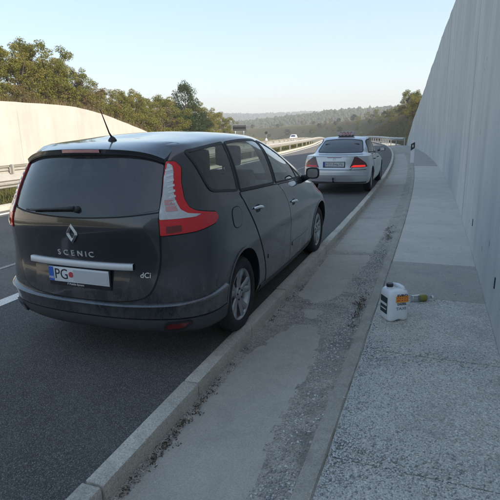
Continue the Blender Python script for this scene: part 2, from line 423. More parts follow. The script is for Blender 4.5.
M['chrome'] = plain('chrome', (.78, .79, .80), .12, 1.0, var=.05)
M['satin'] = plain('satin_silver_trim', (.60, .61, .61), .45, .25, var=.10, scale=50)
M['glass_dark'] = glass('privacy_glass', (.018, .022, .026), 1.1, .13, .03)
M['glass'] = glass('car_window_glass', (.60, .68, .66), 1.1, .02)
M['red'] = plain('red_lamp_lens', (.62, .010, .018), .12, var=.15, scale=60, coat=.5)
M['darkred'] = plain('dark_red_lamp_lens', (.16, .012, .014), .2, var=.3, scale=70, coat=.6)
M['redlit'] = plain('lit_red_lamp_lens', (.85, .03, .025), .2, var=.1, scale=60, coat=.3, emit=.18)
M['clear'] = plain('clear_lamp_lens', (.56, .57, .59), .12, .35, var=.30, scale=45, coat=.8)
M['pink'] = plain('pale_red_lamp_reflector', (.55, .28, .28), .25, .2, var=.2, scale=60, coat=.5)
M['white'] = plain('white_plastic', (.72, .73, .73), .45, var=.06, scale=12)
M['plate'] = plain('plate_white', (.66, .68, .69), .4, var=.05, scale=60)
M['plate_grey'] = plain('plate_faded_grey', (.50, .51, .52), .4, var=.06, scale=60)
M['blue'] = plain('plate_blue_band', (.03, .12, .45), .4)
M['ink'] = plain('black_ink', (.02, .02, .022), .5)
M['ink_soft'] = plain('faded_ink', (.22, .23, .24), .5, var=.3)
M['red_ink'] = plain('red_ink', (.50, .06, .07), .5, var=.3)
M['seat'] = plain('dark_seat_fabric', (.05, .05, .055), .9, var=.3, scale=60)
M['interior'] = plain('dark_cabin_lining', (.045, .045, .048), .85, var=.2)
M['steel'] = plain('galvanised_steel', (.42, .42, .41), .45, .7, var=.2, scale=9)
M['steel_old'] = plain('weathered_galvanised_steel', (.42, .40, .36), .6, .35, var=.25, scale=6)
M['black'] = plain('matt_black', (.015, .015, .016), .7, var=.3)
M['orange'] = plain('orange_label', (.85, .32, .03), .5, var=.12, scale=60)
M['teal'] = plain('dark_green_label', (.02, .05, .05), .5, var=.3)
M['hdpe'] = plain('white_canister_plastic', (.80, .82, .83), .38, var=.05, scale=14)
M['bark'] = plain('bark', (.075, .058, .042), .9, var=.35, scale=14, bump=.5)
M['stone'] = plain('pale_gravel', (.54, .535, .51), .85, var=.35, scale=22, obj=False)
M['stone_dark'] = plain('dark_gravel', (.27, .265, .25), .85, var=.4, scale=22, obj=False)
M['debris'] = leafmat('dead_leaf_debris', (.10, .085, .06), (.19, .155, .11), (.08, .07, .055))
M['olive'] = leafmat('olive_leaves', (.125, .138, .034), (.235, .225, .062), (.185, .170, .048))
M['yellow'] = leafmat('yellowing_leaves', (.18, .175, .045), (.30, .255, .072), (.235, .20, .058))
M['dkgreen'] = leafmat('dark_green_leaves', (.038, .058, .024), (.075, .098, .038), (.05, .068, .028))
M['rusty'] = leafmat('browning_leaves', (.17, .125, .07), (.24, .18, .09), (.13, .12, .055))
M['drygrass'] = leafmat('dry_grass_blades', (.20, .155, .085), (.28, .22, .12), (.13, .12, .055))
M['grass'] = leafmat('verge_grass_blades', (.10, .12, .04), (.18, .17, .06), (.12, .11, .045))
def ground_mat(name, a, b, c, sc=.25):
    t = NT(name); v = t.pos(); f = t.noise(v, sc, 7, .65); g = t.noise(v, sc * 14, 5, .7)
    col = t.mix(t.ramp(f, (.35, 0), (.65, 1)), a, b); col = t.mix(t.ramp(g, (.42, 0), (.66, .8)), col, c)
    t.P(Base_Color=col, Roughness=.95, Normal=t.bump(g, .9, .12)); t.set(t.p, 'Specular IOR Level', .1); return t.m
M['terrain'] = ground_mat('dry_grass_ground', (.15, .12, .065), (.10, .095, .04), (.07, .065, .03), .3)
M['hill'] = ground_mat('wooded_hill_ground', (.045, .055, .022), (.075, .075, .030), (.03, .038, .018), .02)
M['glass_taxi'] = glass('taxi_window_glass', (.30, .34, .34), 1.1, .05)
M['pet'] = glass('clear_bottle_plastic', (.84, .88, .88), 2.6, .22, .06)
M['lime'] = plain('yellow_green_label', (.24, .24, .05), .4, var=.25, scale=50)
M['sign'] = plain('pale_pink_white_sign', (.40, .32, .32), .4, var=.06)
M['woods'] = ground_mat('far_woodland', (.040, .052, .020), (.080, .075, .028), (.028, .036, .016), .03)
M['glass_dark2'] = plain('dark_car_glass', (.02, .022, .025), .08, var=.2)
M['lettering'] = plain('bright_lettering', (.70, .71, .72), .35, .4, var=.05)
M['joint'] = plain('dark_joint_sealant', (.27, .275, .275), .8, var=.3, scale=8, obj=False)
M['maroon'] = plain('smoked_red_lamp_lens', (.075, .012, .014), .2, var=.3, scale=70, coat=.6)

# ------------------------------------------------------------------ the road's course (s along, off to the right)
DS = .5; S0, SN = -60.0, 420.0
_s = np.arange(S0, SN + DS, DS)
_k = np.where((_s > 3) & (_s < 60), 1 / 290., np.where(_s > 150, 1 / 190., 0.0))
_h = np.cumsum(_k) * DS; _h -= np.interp(0, _s, _h)
_x = np.cumsum(-np.sin(_h)) * DS; _y = np.cumsum(np.cos(_h)) * DS
_x -= np.interp(0, _s, _x); _y -= np.interp(0, _s, _y)
def zd(s): return 0.0 if s < 20 else (-.000125 * (s - 20) ** 2 if s < 120 else -1.25 - .025 * (s - 120))
def hd(s): return float(np.interp(s, _s, _h))
def rp(off, s, z=0.0):
    a = hd(s); return Vector((float(np.interp(s, _s, _x)) + off * math.cos(a), float(np.interp(s, _s, _y)) + off * math.sin(a), z + zd(s)))
def srange(a, b, near=.5, far=4.0):
    o = [a]
    while o[-1] < b - 1e-6: o.append(min(b, o[-1] + (near if o[-1] < 12 else min(far, near + (o[-1] - 12) * .06))))
    return o
def strip(name, prof, a, b, mat, near=.5, smooth=False, jit=0, **k):
    ss = srange(a, b, near); V = []; F = []; n = len(prof)
    for s in ss:
        for i, (o, z) in enumerate(prof):
            V.append(rp(o + (random.uniform(-jit, jit) if jit else 0), s, z + (random.uniform(-jit, jit) * .3 if jit else 0)))
    for i in range(len(ss) - 1):
        for j in range(n - 1): F.append((i * n + j, i * n + j + 1, (i + 1) * n + j + 1, (i + 1) * n + j))
    return ob(name, mesh(name, V, F, mat, smooth), **k)
hw_s = [-60, 21, 22.8, 28.7, 35.8, 40.9, 44.5, 46.5, 420]; hw_z = [5.8, 5.8, 5.70, 5.05, 3.6, 2.4, .95, .15, .15]
hl_s = [-60, 24, 26.3, 29.7, 36.7, 43, 45, 420]; hl_z = [3.58, 3.56, 3.48, 3.09, 1.87, .55, .2, .2]
def hw(s): return float(np.interp(s, hw_s, hw_z))
def hl(s): return float(np.interp(s, hl_s, hl_z))
def hnoise(a, b): return .5 * math.sin(a * .31 + b * .17) + .3 * math.sin(a * .73 - b * .51 + 1) + .2 * math.sin(a * 1.7 + b * 1.1 + 2)

# ground: one sheet in road coordinates, running under everything
def terr(s, off):
    if -20.7 < off < 3.2: return -.30
    if off >= 3.2:
        crest = float(np.interp(s, [-60, 45, 60, 120, 200, 420], [7.4, 7.4, 6.9, 7.4, 8.5, 9]))
        base = hw(s) - .18; d = off - 3.3
        z = base + max(0, min(d * .74, (crest - base) + (d - (crest - base) / .74) * .05))
        if off > 40: z = z * max(0, 1 - (off - 40) / 120) - (off - 40) * .05
        return z + (.18 * hnoise(s, off) * min(1, d / 3) if d > .5 else 0)
    d = max(0, -20.75 - off); base = hl(s) - .15
    z = base + min(d * .16, 3.0)
    if d > 30: z -= (d - 30) * .09
    return z + .15 * hnoise(s, off) * min(1, d / 3)
offs = [-150, -110, -80, -60, -45, -36, -31, -28, -26, -24, -22.5, -21.4, -20.8, -20.64, -15, -8, -3, 0, 3.15, 3.3, 4, 5, 6, 7, 8.5, 10, 12, 14.5, 18, 24, 32, 45, 70, 110, 150]
ss = srange(-60, 400, 2.0, 6.0); V = []; F = []; n = len(offs)
for s in ss:
    for o in offs:
        o2 = o if o < 60 or s < 140 else 60 + (o - 60) * .3
        if o < -60 and s > 140: o2 = -60 + (o + 60) * .3
        p = rp(o2, s, terr(s, o)); V.append(p)
for i in range(len(ss) - 1):
    for j in range(n - 1): F.append((i * n + j, i * n + j + 1, (i + 1) * n + j + 1, (i + 1) * n + j))
ob('ground', mesh('ground', V, F, M['terrain'], True), kind='structure')

# far hills all round, polar grid about the camera
def ridge(az):
    """elevations of the two far ridges for a bearing az (0 = +y, positive to the left)"""
    x = math.degrees(az)
    near = 24 + 9 * math.sin(az * 3.1 + 1.9) + 5 * math.sin(az * 7.3 + .6) + 2.2 * math.sin(az * 17 + 2) + 1.2 * math.sin(az * 41)
    near = near * .32 + 12.5; near *= 1 - .5 * math.exp(-((x - 24) / 9) ** 2)
    far = 42 + 8 * math.sin(az * 4.3 + .8) + 4 * math.sin(az * 11 + 2) + 1.6 * math.sin(az * 31)
    return near, far
radii = [150, 260, 330, 380, 430, 480, 530, 580, 640, 720, 820, 950, 1080, 1200, 1320, 1450, 1600, 1750, 1900]
NA = 540; V = []; F = []
def sstep(a, b, x): t = min(1, max(0, (x - a) / (b - a))); return t * t * (3 - 2 * t)
def hill_z(r, az):
    n_, f_r = ridge(az); x, y = r * math.sin(az), r * math.cos(az)
    rough = .8 * hnoise(x * .11, y * .11) * min(2.2, r / 350)
    z = -14 + (n_ + 14) * sstep(330, 640, r) * (1 - .55 * sstep(640, 900, r)) 
    z = max(z, -14 + (f_r + 14) * sstep(820, 1450, r) * (1 - .6 * sstep(1600, 2600, r)))
    return z + (rough if r > 300 else 0)
cx, cy = 2.3, -3.5
for r in radii:
    for k in range(NA):
        az = k * 2 * math.pi / NA
        V.append((cx - r * math.sin(az), cy + r * math.cos(az), hill_z(r, az)))
for i in range(len(radii) - 1):
    for k in range(NA):
        k2 = (k + 1) % NA; F.append((i * NA + k, i * NA + k2, (i + 1) * NA + k2, (i + 1) * NA + k))
V.append((cx, cy, -14)); F += [(len(V) - 1, (k + 1) % NA, k) for k in range(NA)]
ob('hills', mesh('hills', V, F, M['hill'], True), kind='structure')

# roadway
strip('hard_shoulder', [(-1.62, 0), (-.8, 0), (0, 0), (.835, 0)], -30, 60, M['asphalt'], 1.0, kind='structure')
strip('hard_shoulder', [(-1.62, 0), (.835, 0), (2.6, 0)], 60, 390, M['asphalt'], 4.0, kind='structure')
strip('carriageway', [(-6.75, 0), (-4.5, 0), (-1.62, 0)], -30, 390, M['asphalt_old'], 2.0, kind='structure')
strip('carriageway', [(-20.45, -.02), (-15, -.01), (-10.4, 0)], -30, 390, M['asphalt_old'], 2.0, kind='structure')
strip('edge_line', [(-1.80, .004), (-1.64, .004)], -25, 250, M['line'], 1.0, kind='structure')
strip('seam_line', [(-2.83, .004), (-2.76, .004)], -25, 120, M['line_old'], 1.0, kind='structure')
strip('edge_line', [(-6.45, .004), (-6.30, .004)], -25, 250, M['line'], 1.0, kind='structure')
strip('edge_line', [(-11.0, .003), (-10.85, .003)], -25, 250, M['line'], 1.0, kind='structure')
strip('edge_line', [(-19.2, -.012), (-19.05, -.012)], -25, 250, M['line'], 1.0, kind='structure')
strip('median', [(-10.42, -.25), (-10.40, .09), (-10.25, .10), (-10.22, .06), (-8.6, .10), (-6.95, .06), (-6.92, .10), (-6.77, .09), (-6.75, -.25)], -30, 390, M['terrain'], 2.0, kind='structure')
strip('median_kerb', [(-6.955, .05), (-6.945, .112), (-6.755, .106), (-6.745, -.2)], -30, 200, M['kerb'], 2.0, kind='structure')
# gutter with its mortar patches
gprof = [(.935, -.24), (.938, -.075), (1.05, -.083), (1.25, -.080), (1.45, -.066), (1.62, -.045), (1.74, -.022), (1.80, -.012), (1.805, -.2)]
gut = strip('gutter', gprof, -12, 47, M['gutter'], .25, kind='structure', jit=.003)
def gz(o): return float(np.interp(o, [a for a, b in gprof], [b for a, b in gprof]))
def ground_patch(name, P, zf, mat, parent, lift=.005, h=.06, wob=.012):
    B = []
    for q in resample(P, .05): B.append(Vector((q[0] + random.uniform(-wob, wob), q[1] + random.uniform(-wob, wob))))
    nb = len(B); pts = list(B); I = inset(B, .03)
    xs = [b.x for b in B]; ys = [b.y for b in B]; x = min(xs) + .04
    while x < max(xs):
        y = min(ys) + .04
        while y < max(ys):
            if inside(I, x, y): pts.append(Vector((x, y)))
            y += .16
        x += h
    v2, e2, f2, a, b, c = delaunay_2d_cdt(pts, [(i, (i + 1) % nb) for i in range(nb)], [list(range(nb))], 1, 1e-6)
    V = []
    for i, q in enumerate(v2):
        edge = any((q - k).length < 1e-4 for k in B)
        V.append(rp(q.x, q.y, zf(q.x) + (-.004 if edge else lift + random.uniform(-.0008, .0008))))
    F = [list(f) if area2([v2[i] for i in f]) > 0 else list(f)[::-1] for f in f2]
    return ob(name, mesh(name, V, F, mat, True), parent)
ground_patch('mortar_patch', round_poly([(.96, -3.2), (1.66, -3.2), (1.60, -1.6), (1.56, -.9), (1.60, -.3), (1.50, .35), (1.30, .52), (1.12, .30), (.98, -.4)], .25), gz, M['mortar'], gut)
ground_patch('mortar_patch', round_poly([(1.02, 1.05), (1.35, .95), (1.52, 1.35), (1.50, 2.0), (1.62, 2.55), (1.60, 3.05), (.97, 3.1), (.97, 2.2)], .2), gz, M['mortar'], gut)
ground_patch('mortar_patch', round_poly([(.97, 3.13), (1.62, 3.1), (1.64, 4.4), (1.62, 5.9), (.97, 5.9)], .06), gz, M['mortar'], gut)
ground_patch('mortar_patch', round_poly([(.97, 5.94), (1.66, 5.93), (1.66, 8.8), (1.64, 11.5), (.97, 11.5)], .06), gz, M['slab_dark'], gut)
ground_patch('mortar_patch', round_poly([(1.18, .62), (1.38, .55), (1.45, .78), (1.30, .9), (1.15, .85)], .1), gz, M['mortar'], gut)
ground_patch('mortar_patch', round_poly([(.97, 11.56), (1.66, 11.55), (1.66, 20), (1.64, 30), (.97, 30)], .06), gz, M['mortar'], gut)
# kerb of single stones
kerb = ob('kerb', None, kind='structure')
bm_k = [MB().box((0, 0, 0), (.108, .988, .24), bev=.009).mesh('kerb_stone', M['kerb'], sharp=40) for _ in range(3)]
for me in bm_k:
    for v in me.vertices: v.co.x += random.uniform(-.003, .003); v.co.z += random.uniform(-.003, .003)
for i in range(-8, 50):
    s = -1.97 + .5 + i
    p = rp(.886 + random.uniform(-.004, .004), s, -.092 + random.uniform(-.004, .005))
    ob('kerb_stone', random.choice(bm_k), kerb, p, (0, random.uniform(-.01, .01), hd(s) + random.uniform(-.004, .004)))
strip('kerb_run', [(.83, -.2), (.83, .028), (.94, .028), (.94, -.1), (2.6, -.05)], 48.6, 390, M['kerb'], 4.0, kind='structure')
# edging strip and walkway slabs
strip('edging', [(1.788, -.2), (1.79, .0), (1.80, .008), (1.84, .011), (1.878, .008), (1.888, -.004), (1.89, -.2)], -12, 46, M['edging'], .12, jit=.0035, kind='structure')
walk = ob('walkway', None, kind='structure')
def slab(s0, s1, mat, lift=0.0):
    ss = srange(s0 + .004, s1 - .004, .33); V = []; F = []; pr = [(1.889, -.15), (1.889, -.002), (2.1, .001), (2.5, .002), (2.848, .004), (2.848, -.15)]; n = len(pr)
    for i, s in enumerate(ss):
        for (o, z) in pr: V.append(rp(o, s, z + lift - (.006 if i in (0, len(ss) - 1) and z > -.1 else 0)))
    for i in range(len(ss) - 1):
        for j in range(n - 1): F.append((i * n + j, i * n + j + 1, (i + 1) * n + j + 1, (i + 1) * n + j))
    F += [tuple(range(n)), tuple(range((len(ss) - 1) * n, len(ss) * n))[::-1]]
    ob('slab', mesh('slab', V, F, mat), walk)
for a, b, mt in [(-9.28, -6.64, 'slab_rough'), (-6.64, -4.0, 'slab_rough'), (-4.0, -1.36, 'slab_rough'), (-1.36, -.04, 'slab_rough'), (-.04, 1.28, 'slab_rough'), (1.28, 2.60, 'slab_dark'), (2.60, 5.24, 'slab_light'), (5.24, 7.9, 'slab_light'), (7.9, 10.5, 'slab_light'), (10.5, 13.2, 'slab_light'), (13.2, 15.8, 'slab_light'), (15.8, 18.4, 'slab_light'), (18.4, 21.1, 'slab_dark'), (21.1, 23.7, 'slab_dark'), (23.7, 29, 'slab_dark'), (29, 37, 'slab_dark'), (37, 45.5, 'slab_dark')]:
    slab(a, b, M[mt], random.uniform(-.001, .002))

# retaining walls of cast panels with open joints
def wall(name, off, side, joints, hf, mat, label, th=.42, base=-.3, cat='wall', extra=.0):
    root = ob(name, None, label=label, cat=cat)
    V = []; F = []; st = srange(joints[0], joints[-1], 1.0, 2.0)          # core behind the joints
    for s in st:
        for (o, z) in ((off + side * .03, base), (off + side * .03, hf(s) - .05), (off + side * th, hf(s) - .05), (off + side * th, base)): V.append(rp(o, s, z - zd(s) if z == base else z))
    for i in range(len(st) - 1):
        for j in range(3): F.append((i * 4 + j, i * 4 + j + 1, i * 4 + 5 + j, i * 4 + 4 + j)[::side])
    ob('core', mesh('core', V, F, mat), root)
    for q in range(len(joints) - 1):
        a, b = joints[q] + .004, joints[q + 1] - .004; st = [a + (b - a) * i / 8 for i in range(9)]; V = []; F = []
        wob = random.uniform(-.004, .004)
        for s in st:
            t = hf(s) + extra * (math.sin(s * 2.3) * .5 + math.sin(s * 5.1) * .3)
            for (o, z) in ((off + side * .028, base), (off, base), (off + wob * .3, t * .5), (off + wob, t - .02), (off + side * .02, t), (off + side * (th - .01), t + .003)): V.append(rp(o, s, z))
        for i in range(8):
            for j in range(5): F.append((i * 6 + j, i * 6 + 6 + j, i * 6 + 7 + j, i * 6 + 1 + j)[::side])
        F += [tuple(range(6))[::side], tuple(range(48, 54))[::-side]]
        ob('panel', mesh('panel', V, F, mat), root)
    for q in (joints[k] for k in range(1, len(joints) - 1) if k % 3 == 0 or side < 0):
        P_ = [rp(off - side * .002, q, -.2 + i * (hf(q) + .14) / 10) for i in range(11)]; V = []; F = []
        for p in P_:
            for d_ in (-.015, .015): V.append(p + Vector((-math.sin(hd(q)), math.cos(hd(q)), 0)) * d_)
        for i in range(10): F.append((2 * i, 2 * i + 1, 2 * i + 3, 2 * i + 2)[::-side])
        ob('joint_seal', mesh('joint_seal', V, F, M['joint']), root)
    return root
rw = wall('retaining_wall', 2.85, 1, [-28.0, -22.5, -17, -11.5, -5.0, .4, 5.8, 11.3, 16.8, 22.3, 27.8, 33.3, 38.8, 46.3], hw, M['wall'], 'tall grey shaded concrete retaining wall along the right edge of the walkway', extra=.05)
lw = wall('retaining_wall', -20.5, -1, [-20, -12, -4, 4, 12, 20, 26, 32, 38, 44.8], hl, M['wall_left'], 'cream sunlit concrete retaining wall below the trees on the far left side', extra=.015)
sl_me = MB().box((0, 0, 0), (.012, .026, .10), bev=.004).mesh('drain_slot', M['seam'])
for s in (-1.98, .79, 3.56): ob('drain_slot', sl_me, rw, rp(2.849, s, .36), (R_(6), 0, hd(s)))

# crash barriers
WP = [(-.155, .0), (-.14, .022), (-.10, .03), (-.065, .075), (-.03, .083), (0, .03), (.03, .083), (.065, .075), (.10, .03), (.14, .022), (.155, .0)]
def guardrail(name, off, side, s0, s1, label, mat, step=2.0, flare=0):
    root = ob(name, None, label=label, cat='guardrail'); k = 0; s = s0
    pm = MB().box((0, 0, .30), (.10, .055, .96)).box((side * .062, 0, .60), (.024, .10, .2)).mesh('post', mat)
    def pz(s): return terr_road(off)
    while s < s1 - .1:
        far = 4.0 if s > 60 else step
        fo = flare * max(0, (s0 + 6 - s) / 6) ** 2
        ob('post', pm, root, rp(off + fo, s + .02, .0), (0, 0, hd(s)))
        b = min(s1, s + far); V = []; F = []; n = len(WP)
        for q in (s, (s + b) / 2, b - .006):
            fo = flare * max(0, (s0 + 6 - q) / 6) ** 2
            for (z, d) in WP: V.append(rp(off + fo + side * (.055 + d), q, .60 + z))
        for i in range(2):
            for j in range(n - 1): F.append((i * n + j, i * n + j + 1, i * n + n + 1 + j, i * n + n + j))
        ob('rail', mesh('rail', V, F, mat, sharp=35), root); s = b
    return root
def terr_road(o): return 0
guardrail('guardrail', -7.15, 1, -8, 150, 'weathered steel guardrail on the near edge of the grassy median', M['steel_old'], 4.0)
guardrail('guardrail', -10.0, -1, -8, 150, 'steel guardrail on the far edge of the median before the cream wall', M['steel_old'], 4.0)
guardrail('guardrail', 1.45, -1, 45.2, 130, 'grey guardrail starting at the far end of the tall right wall', M['steel'], 2.0, flare=1.1)

# white marker post with its black slanted band
mk = ob('marker_post', None, loc=rp(1.82, 20.3, 0.01), rot=(0, 0, hd(20)), label='white roadside marker post with black band standing on the walkway', cat='marker post')
MB().prism(round_poly([(-.085, -.04), (.085, -.04), (.03, .06), (-.03, .06)], .012), 1.0, Matrix.Translation((0, 0, -.02))).ob('shaft', M['white'], mk, sharp=40)
T = Matrix(((1, 0, 0, 0), (0, 0, 1, 0), (0, 1, 0, 0), (0, 0, 0, 1)))
MB().prism([(-.088, .56), (.088, .68), (.088, .95), (-.088, .86)], .012, Matrix.Translation((0, -.051, 0)) @ T).ob('black_band', M['ink'], mk)
MB().box((0, -.0535, .77), (.05, .006, .12), bev=.002).ob('reflector', M['satin'], mk)
MB().box((0, 0, .99), (.17, .10, .03), bev=.008).ob('cap', M['white'], mk)

# ------------------------------------------------------------------ car parts shared by both cars
def geo_ob(name, VF, mat, parent, sharp=35, **k): return ob(name, mesh(name, VF[0], VF[1], mat, sharp=sharp), parent, **k)
def prism_cut(P, fr, a, b, mat):
    """window cutter: outline P swept along x (R) or y (B)"""
    T = Matrix(((0, 0, 1, a), (1, 0, 0, 0), (0, 1, 0, 0), (0, 0, 0, 1))) if fr == 'R' else Matrix(((1, 0, 0, 0), (0, 0, 1, a), (0, 1, 0, 0), (0, 0, 0, 1)))
    P = [Vector(p) for p in P]
    if (area2(P) < 0) == (fr == 'R'): P = P[::-1]
    return MB().prism(P, b - a, T).mesh('c', mat)
def shrink(P, k):
    c = sum((Vector(p) for p in P), Vector((0, 0))) / len(P); return [c + (Vector(p) - c) * k for p in P]
def cyl_cut(x0, x1, y, z, r, mat):
    n = 48; T = Matrix(((0, 0, 1, x0), (1, 0, 0, y), (0, 1, 0, z), (0, 0, 0, 1)))
    return MB().prism([(r * math.cos(i * 2 * math.pi / n), r * math.sin(i * 2 * math.pi / n)) for i in range(n)], x1 - x0, T).mesh('c', mat)
def wheel(parent, x, y, R, rimR, wid, side, style, dirty=False, n=40):
    """hub with brake disc; children tyre and rim"""
    cxw = 0; s = side; w = wid / 2
    hub = MB().lathe([(0, -.03), (.13, -.03), (.15, -.01), (.15, .01), (.06, .03), (0, .03)], 24, 'X').ob('wheel', M['trim_dusty'], parent, smooth=True, loc=(x, y, R - .004))
    pr = [(rimR - .005, -w + .02), (rimR + .012, -w + .004), (rimR + .05, -w), (R - .035, -w + .003), (R - .012, -w + .018), (R - .002, -w + .045), (R, -.01), (R - .006, -.008), (R - .006, .0), (R, .002), (R - .002, w - .045), (R - .012, w - .018), (R - .035, w - .003), (R - .045, w + .001), (rimR + .05, w), (rimR + .03, w + .002), (rimR + .012, w - .004), (rimR - .005, w - .02)]
    MB().lathe(pr, n, 'X').ob('tyre', M['rubber'], hub, sharp=40)
    b = MB()
    f = s * w
    b.lathe([(rimR + .012, f - s * .002), (rimR + .016, f - s * .012), (rimR - .004, f - s * .016), (rimR - .016, f - s * .03), (rimR - .022, f - s * .16), (rimR + .004, f - s * .19)], n, 'X')
    b.lathe([(0, f - s * .022), (.028, f - s * .022), (.034, f - s * .028), (.062, f - s * .030), (.070, f - s * .05), (.070, f - s * .09), (0, f - s * .09)], 20, 'X')
    def spoke(a, w0, w1, sk=0):
        rr = [.05, .10, .15, rimR - .01]; dep = [.034, .036, .028, .020]; V = []
        for i, r in enumerate(rr):
            t = i / 3; ww = (w0 + (w1 - w0) * t) / 2; aa = a + sk * t
            for (o, d) in ((-ww, dep[i] + .010), (-ww * .6, dep[i]), (ww * .6, dep[i]), (ww, dep[i] + .010), (ww * .8, dep[i] + .045), (-ww * .8, dep[i] + .045)):
                V.append((f - s * d, r * math.cos(aa) - o * math.sin(aa), r * math.sin(aa) + o * math.cos(aa)))
        F = []
        for i in range(3):
            for k in range(6): F.append((i * 6 + k, i * 6 + (k + 1) % 6, i * 6 + 6 + (k + 1) % 6, i * 6 + 6 + k)[::-s])
        b.add(V, F)
    if style == 'double':
        for k in range(5):
            a = k * 2 * math.pi / 5 + R_(8)
            spoke(a - .10, .050, .062, -.12); spoke(a + .10, .050, .062, .12)
    else:
        for k in range(7): spoke(k * 2 * math.pi / 7, .05, .075)
    b.ob('rim', M['alloy'], hub, sharp=40)
    d = MB()
    for k in range(5):
        a = k * 2 * math.pi / 5 + .4; d.lathe([(.008, -.004), (.008, .004), (0, .004)], 8, 'X', c=(f - s * .026, .048 * math.cos(a), .048 * math.sin(a)))
    d.ob('wheel_nuts', M['trim'], hub, smooth=True)
    return hub
def seat(parent, x, y, z, w=.5, rake=.22, head=True):
    q = MB().box((0, 0, .16), (w, .50, .18), bev=.05)
    T = Matrix.Rotation(rake, 4, 'X'); q.box((0, -.26, .52), (w, .16, .66), bev=.05, M=T)
    o = q.ob('seat', M['seat'], parent, sharp=50, loc=(x, y, z))
    if head:
        MB().box((0, 0, 0), (.26, .10, .20), bev=.04).box((-.06, 0, -.13), (.014, .014, .14)).box((.06, 0, -.13), (.014, .014, .14)).ob('headrest', M['seat'], o, sharp=50, loc=(0, -.36, .99))
    return o
def smile(P): return [Vector(p) for p in P]
def both(fn):
    for mir in (False, True): fn(mir)
def proj_text(bvh, txt, size, sx, x0, z0, off=.004, ext=.002, rot=0):
    V, F = text_geo(txt, size, sx, ext); o = []
    c, s_ = math.cos(rot), math.sin(rot)
    for (x, y, z) in V:
        x, y = x * c - y * s_, x * s_ + y * c
        q, n = shoot(bvh, 'B', x0 + x, z0 + y); o.append(q + Vector((0, -1, 0)) * (off + z))
    return o, F
def on_plane(txt, size, sx, ext=.001):
    """text mesh facing -y: x right, z up"""
    V, F = text_geo(txt, size, sx, ext); return [(x, -z, y) for x, y, z in V], F

# ------------------------------------------------------------------ the dark grey people carrier
car = ob('people_carrier', None, label='dusty dark grey people carrier parked nearest, beside the kerb', cat='car')
bodyA = body_mesh(SCENIC, [M['paint_grey'], M['interior'], M['seam']]); BV = bvh_of(bodyA)
QG = round_poly([(-.475, 1.512), (-.2, 1.538), (.070, 1.556), (.010, 1.192), (-.38, 1.232), (-.43, 1.262)], [.02, .3, .02, .02, .05, .06])
RG = round_poly([(.118, 1.555), (.45, 1.568), (.80, 1.562), (.90, 1.545), (.895, 1.155), (.070, 1.186)], [.02, .3, .1, .03, .02, .02])
FG = round_poly([(.965, 1.545), (1.12, 1.522), (1.50, 1.385), (1.86, 1.19), (2.02, 1.105), (1.80, 1.118), (1.05, 1.148), (.965, 1.152)], [.03, .1, .3, .3, .015, .1, .1, .02])
BG = round_poly([(-.628, 1.150), (-.42, 1.118), (0, 1.097), (.42, 1.118), (.628, 1.150), (.606, 1.34), (.585, 1.44), (.54, 1.482), (.3, 1.508), (0, 1.516), (-.3, 1.508), (-.54, 1.482), (-.585, 1.44), (-.606, 1.34)], .03)
WG = round_poly([(-.60, 1.13), (0, 1.09), (.60, 1.13), (.50, 1.50), (0, 1.56), (-.50, 1.50)], .05)
cab = body_mesh([(-.70, .72, .74, .60, 2.10, .42, .40, .42, .2, .2), (-.76, .78, .80, .66, 2.30, .75, .72, .75, .25, .25), (-.84, .80, .83, .74, 2.62, 1.08, 1.04, 1.0, .35, .4),
                 (-.80, .76, .785, .72, 2.22, 1.27, 1.25, 1.19, .35, .4), (-.72, .69, .715, .65, 1.76, 1.42, 1.41, 1.37, .33, .36), (-.66, .63, .655, .58, 1.46, 1.505, 1.525, 1.50, .3, .3),
                 (-.58, .5, .52, .44, 1.25, 1.535, 1.575, 1.555, .25, .25), (-.3, .2, .22, .2, 1.0, 1.555, 1.60, 1.59, .16, .16), (-.1, 0, 0, 0, .9, 1.565, 1.605, 1.595, .1, .08)], [M['interior']], 3, 3)
cuts = [cab] + [prism_cut(shrink(P, .965), 'R', -1.3, 1.3, [M['interior']]) for P in (QG, RG, FG)]
cuts += [prism_cut(shrink(BG, .94), 'B', -1.6, .0, [M['interior']]), prism_cut(WG, 'B', 1.2, 3.2, [M['interior']])]
for yy in (0, 2.77):
    for sx in (-1, 1): cuts.append(cyl_cut(min(sx * .52, sx * 1.2), max(sx * .52, sx * 1.2), yy + .005, .338, .375, [M['seam']]))
bme = boolean(bodyA, cuts); bme.set_sharp_from_angle(angle=R_(32))
body = ob('body', bme, car)
def sidepart(name, P, off, thick, mat, parent=car, h=.05, sharp=35, fr='R', objs=None):
    r = []
    for mir in (False, True): r.append(geo_ob(name, patch(BV, P, fr, off, thick, h, mir), mat, parent, sharp))
    return r
# glazing
for P, mt in ((QG, 'glass_dark'), (RG, 'glass'), (FG, 'glass')):
    g = sidepart('side_window', P, .003, .004, M[mt] if P is not QG else M['glass'], h=.06)
    for mir, o in zip((False, True), g): geo_ob('window_seal', ring(BV, inset(resample(P, .03), -.012), .020, 'R', .006, .03, mir), M['trim'], o)
# chrome-less dark pillar cover between the side windows, quarter light divider
for mir in (False, True):
    geo_ob('pillar_trim', patch(BV, round_poly([(.905, 1.542), (.96, 1.540), (.962, 1.155), (.898, 1.158)], .005), 'R', .0025, .004, .03, mir), M['trim'], car)
    geo_ob('pillar_trim', patch(BV, round_poly([(.078, 1.553), (.110, 1.553), (.064, 1.188), (.018, 1.192)], .005), 'R', .0025, .004, .03, mir), M['trim'], car)
    geo_ob('window_divider', band(BV, [(1.80, 1.115), (1.735, 1.262)], .022, 'R', .007, mir), M['trim'], car)
rg = geo_ob('rear_window', patch(BV, BG, 'B', .003, .006, .06), M['glass_dark'], car)
geo_ob('windscreen', patch(BV, inset(resample(WG, .05), -.02), 'F', .003, .005, .07), M['glass'], car)
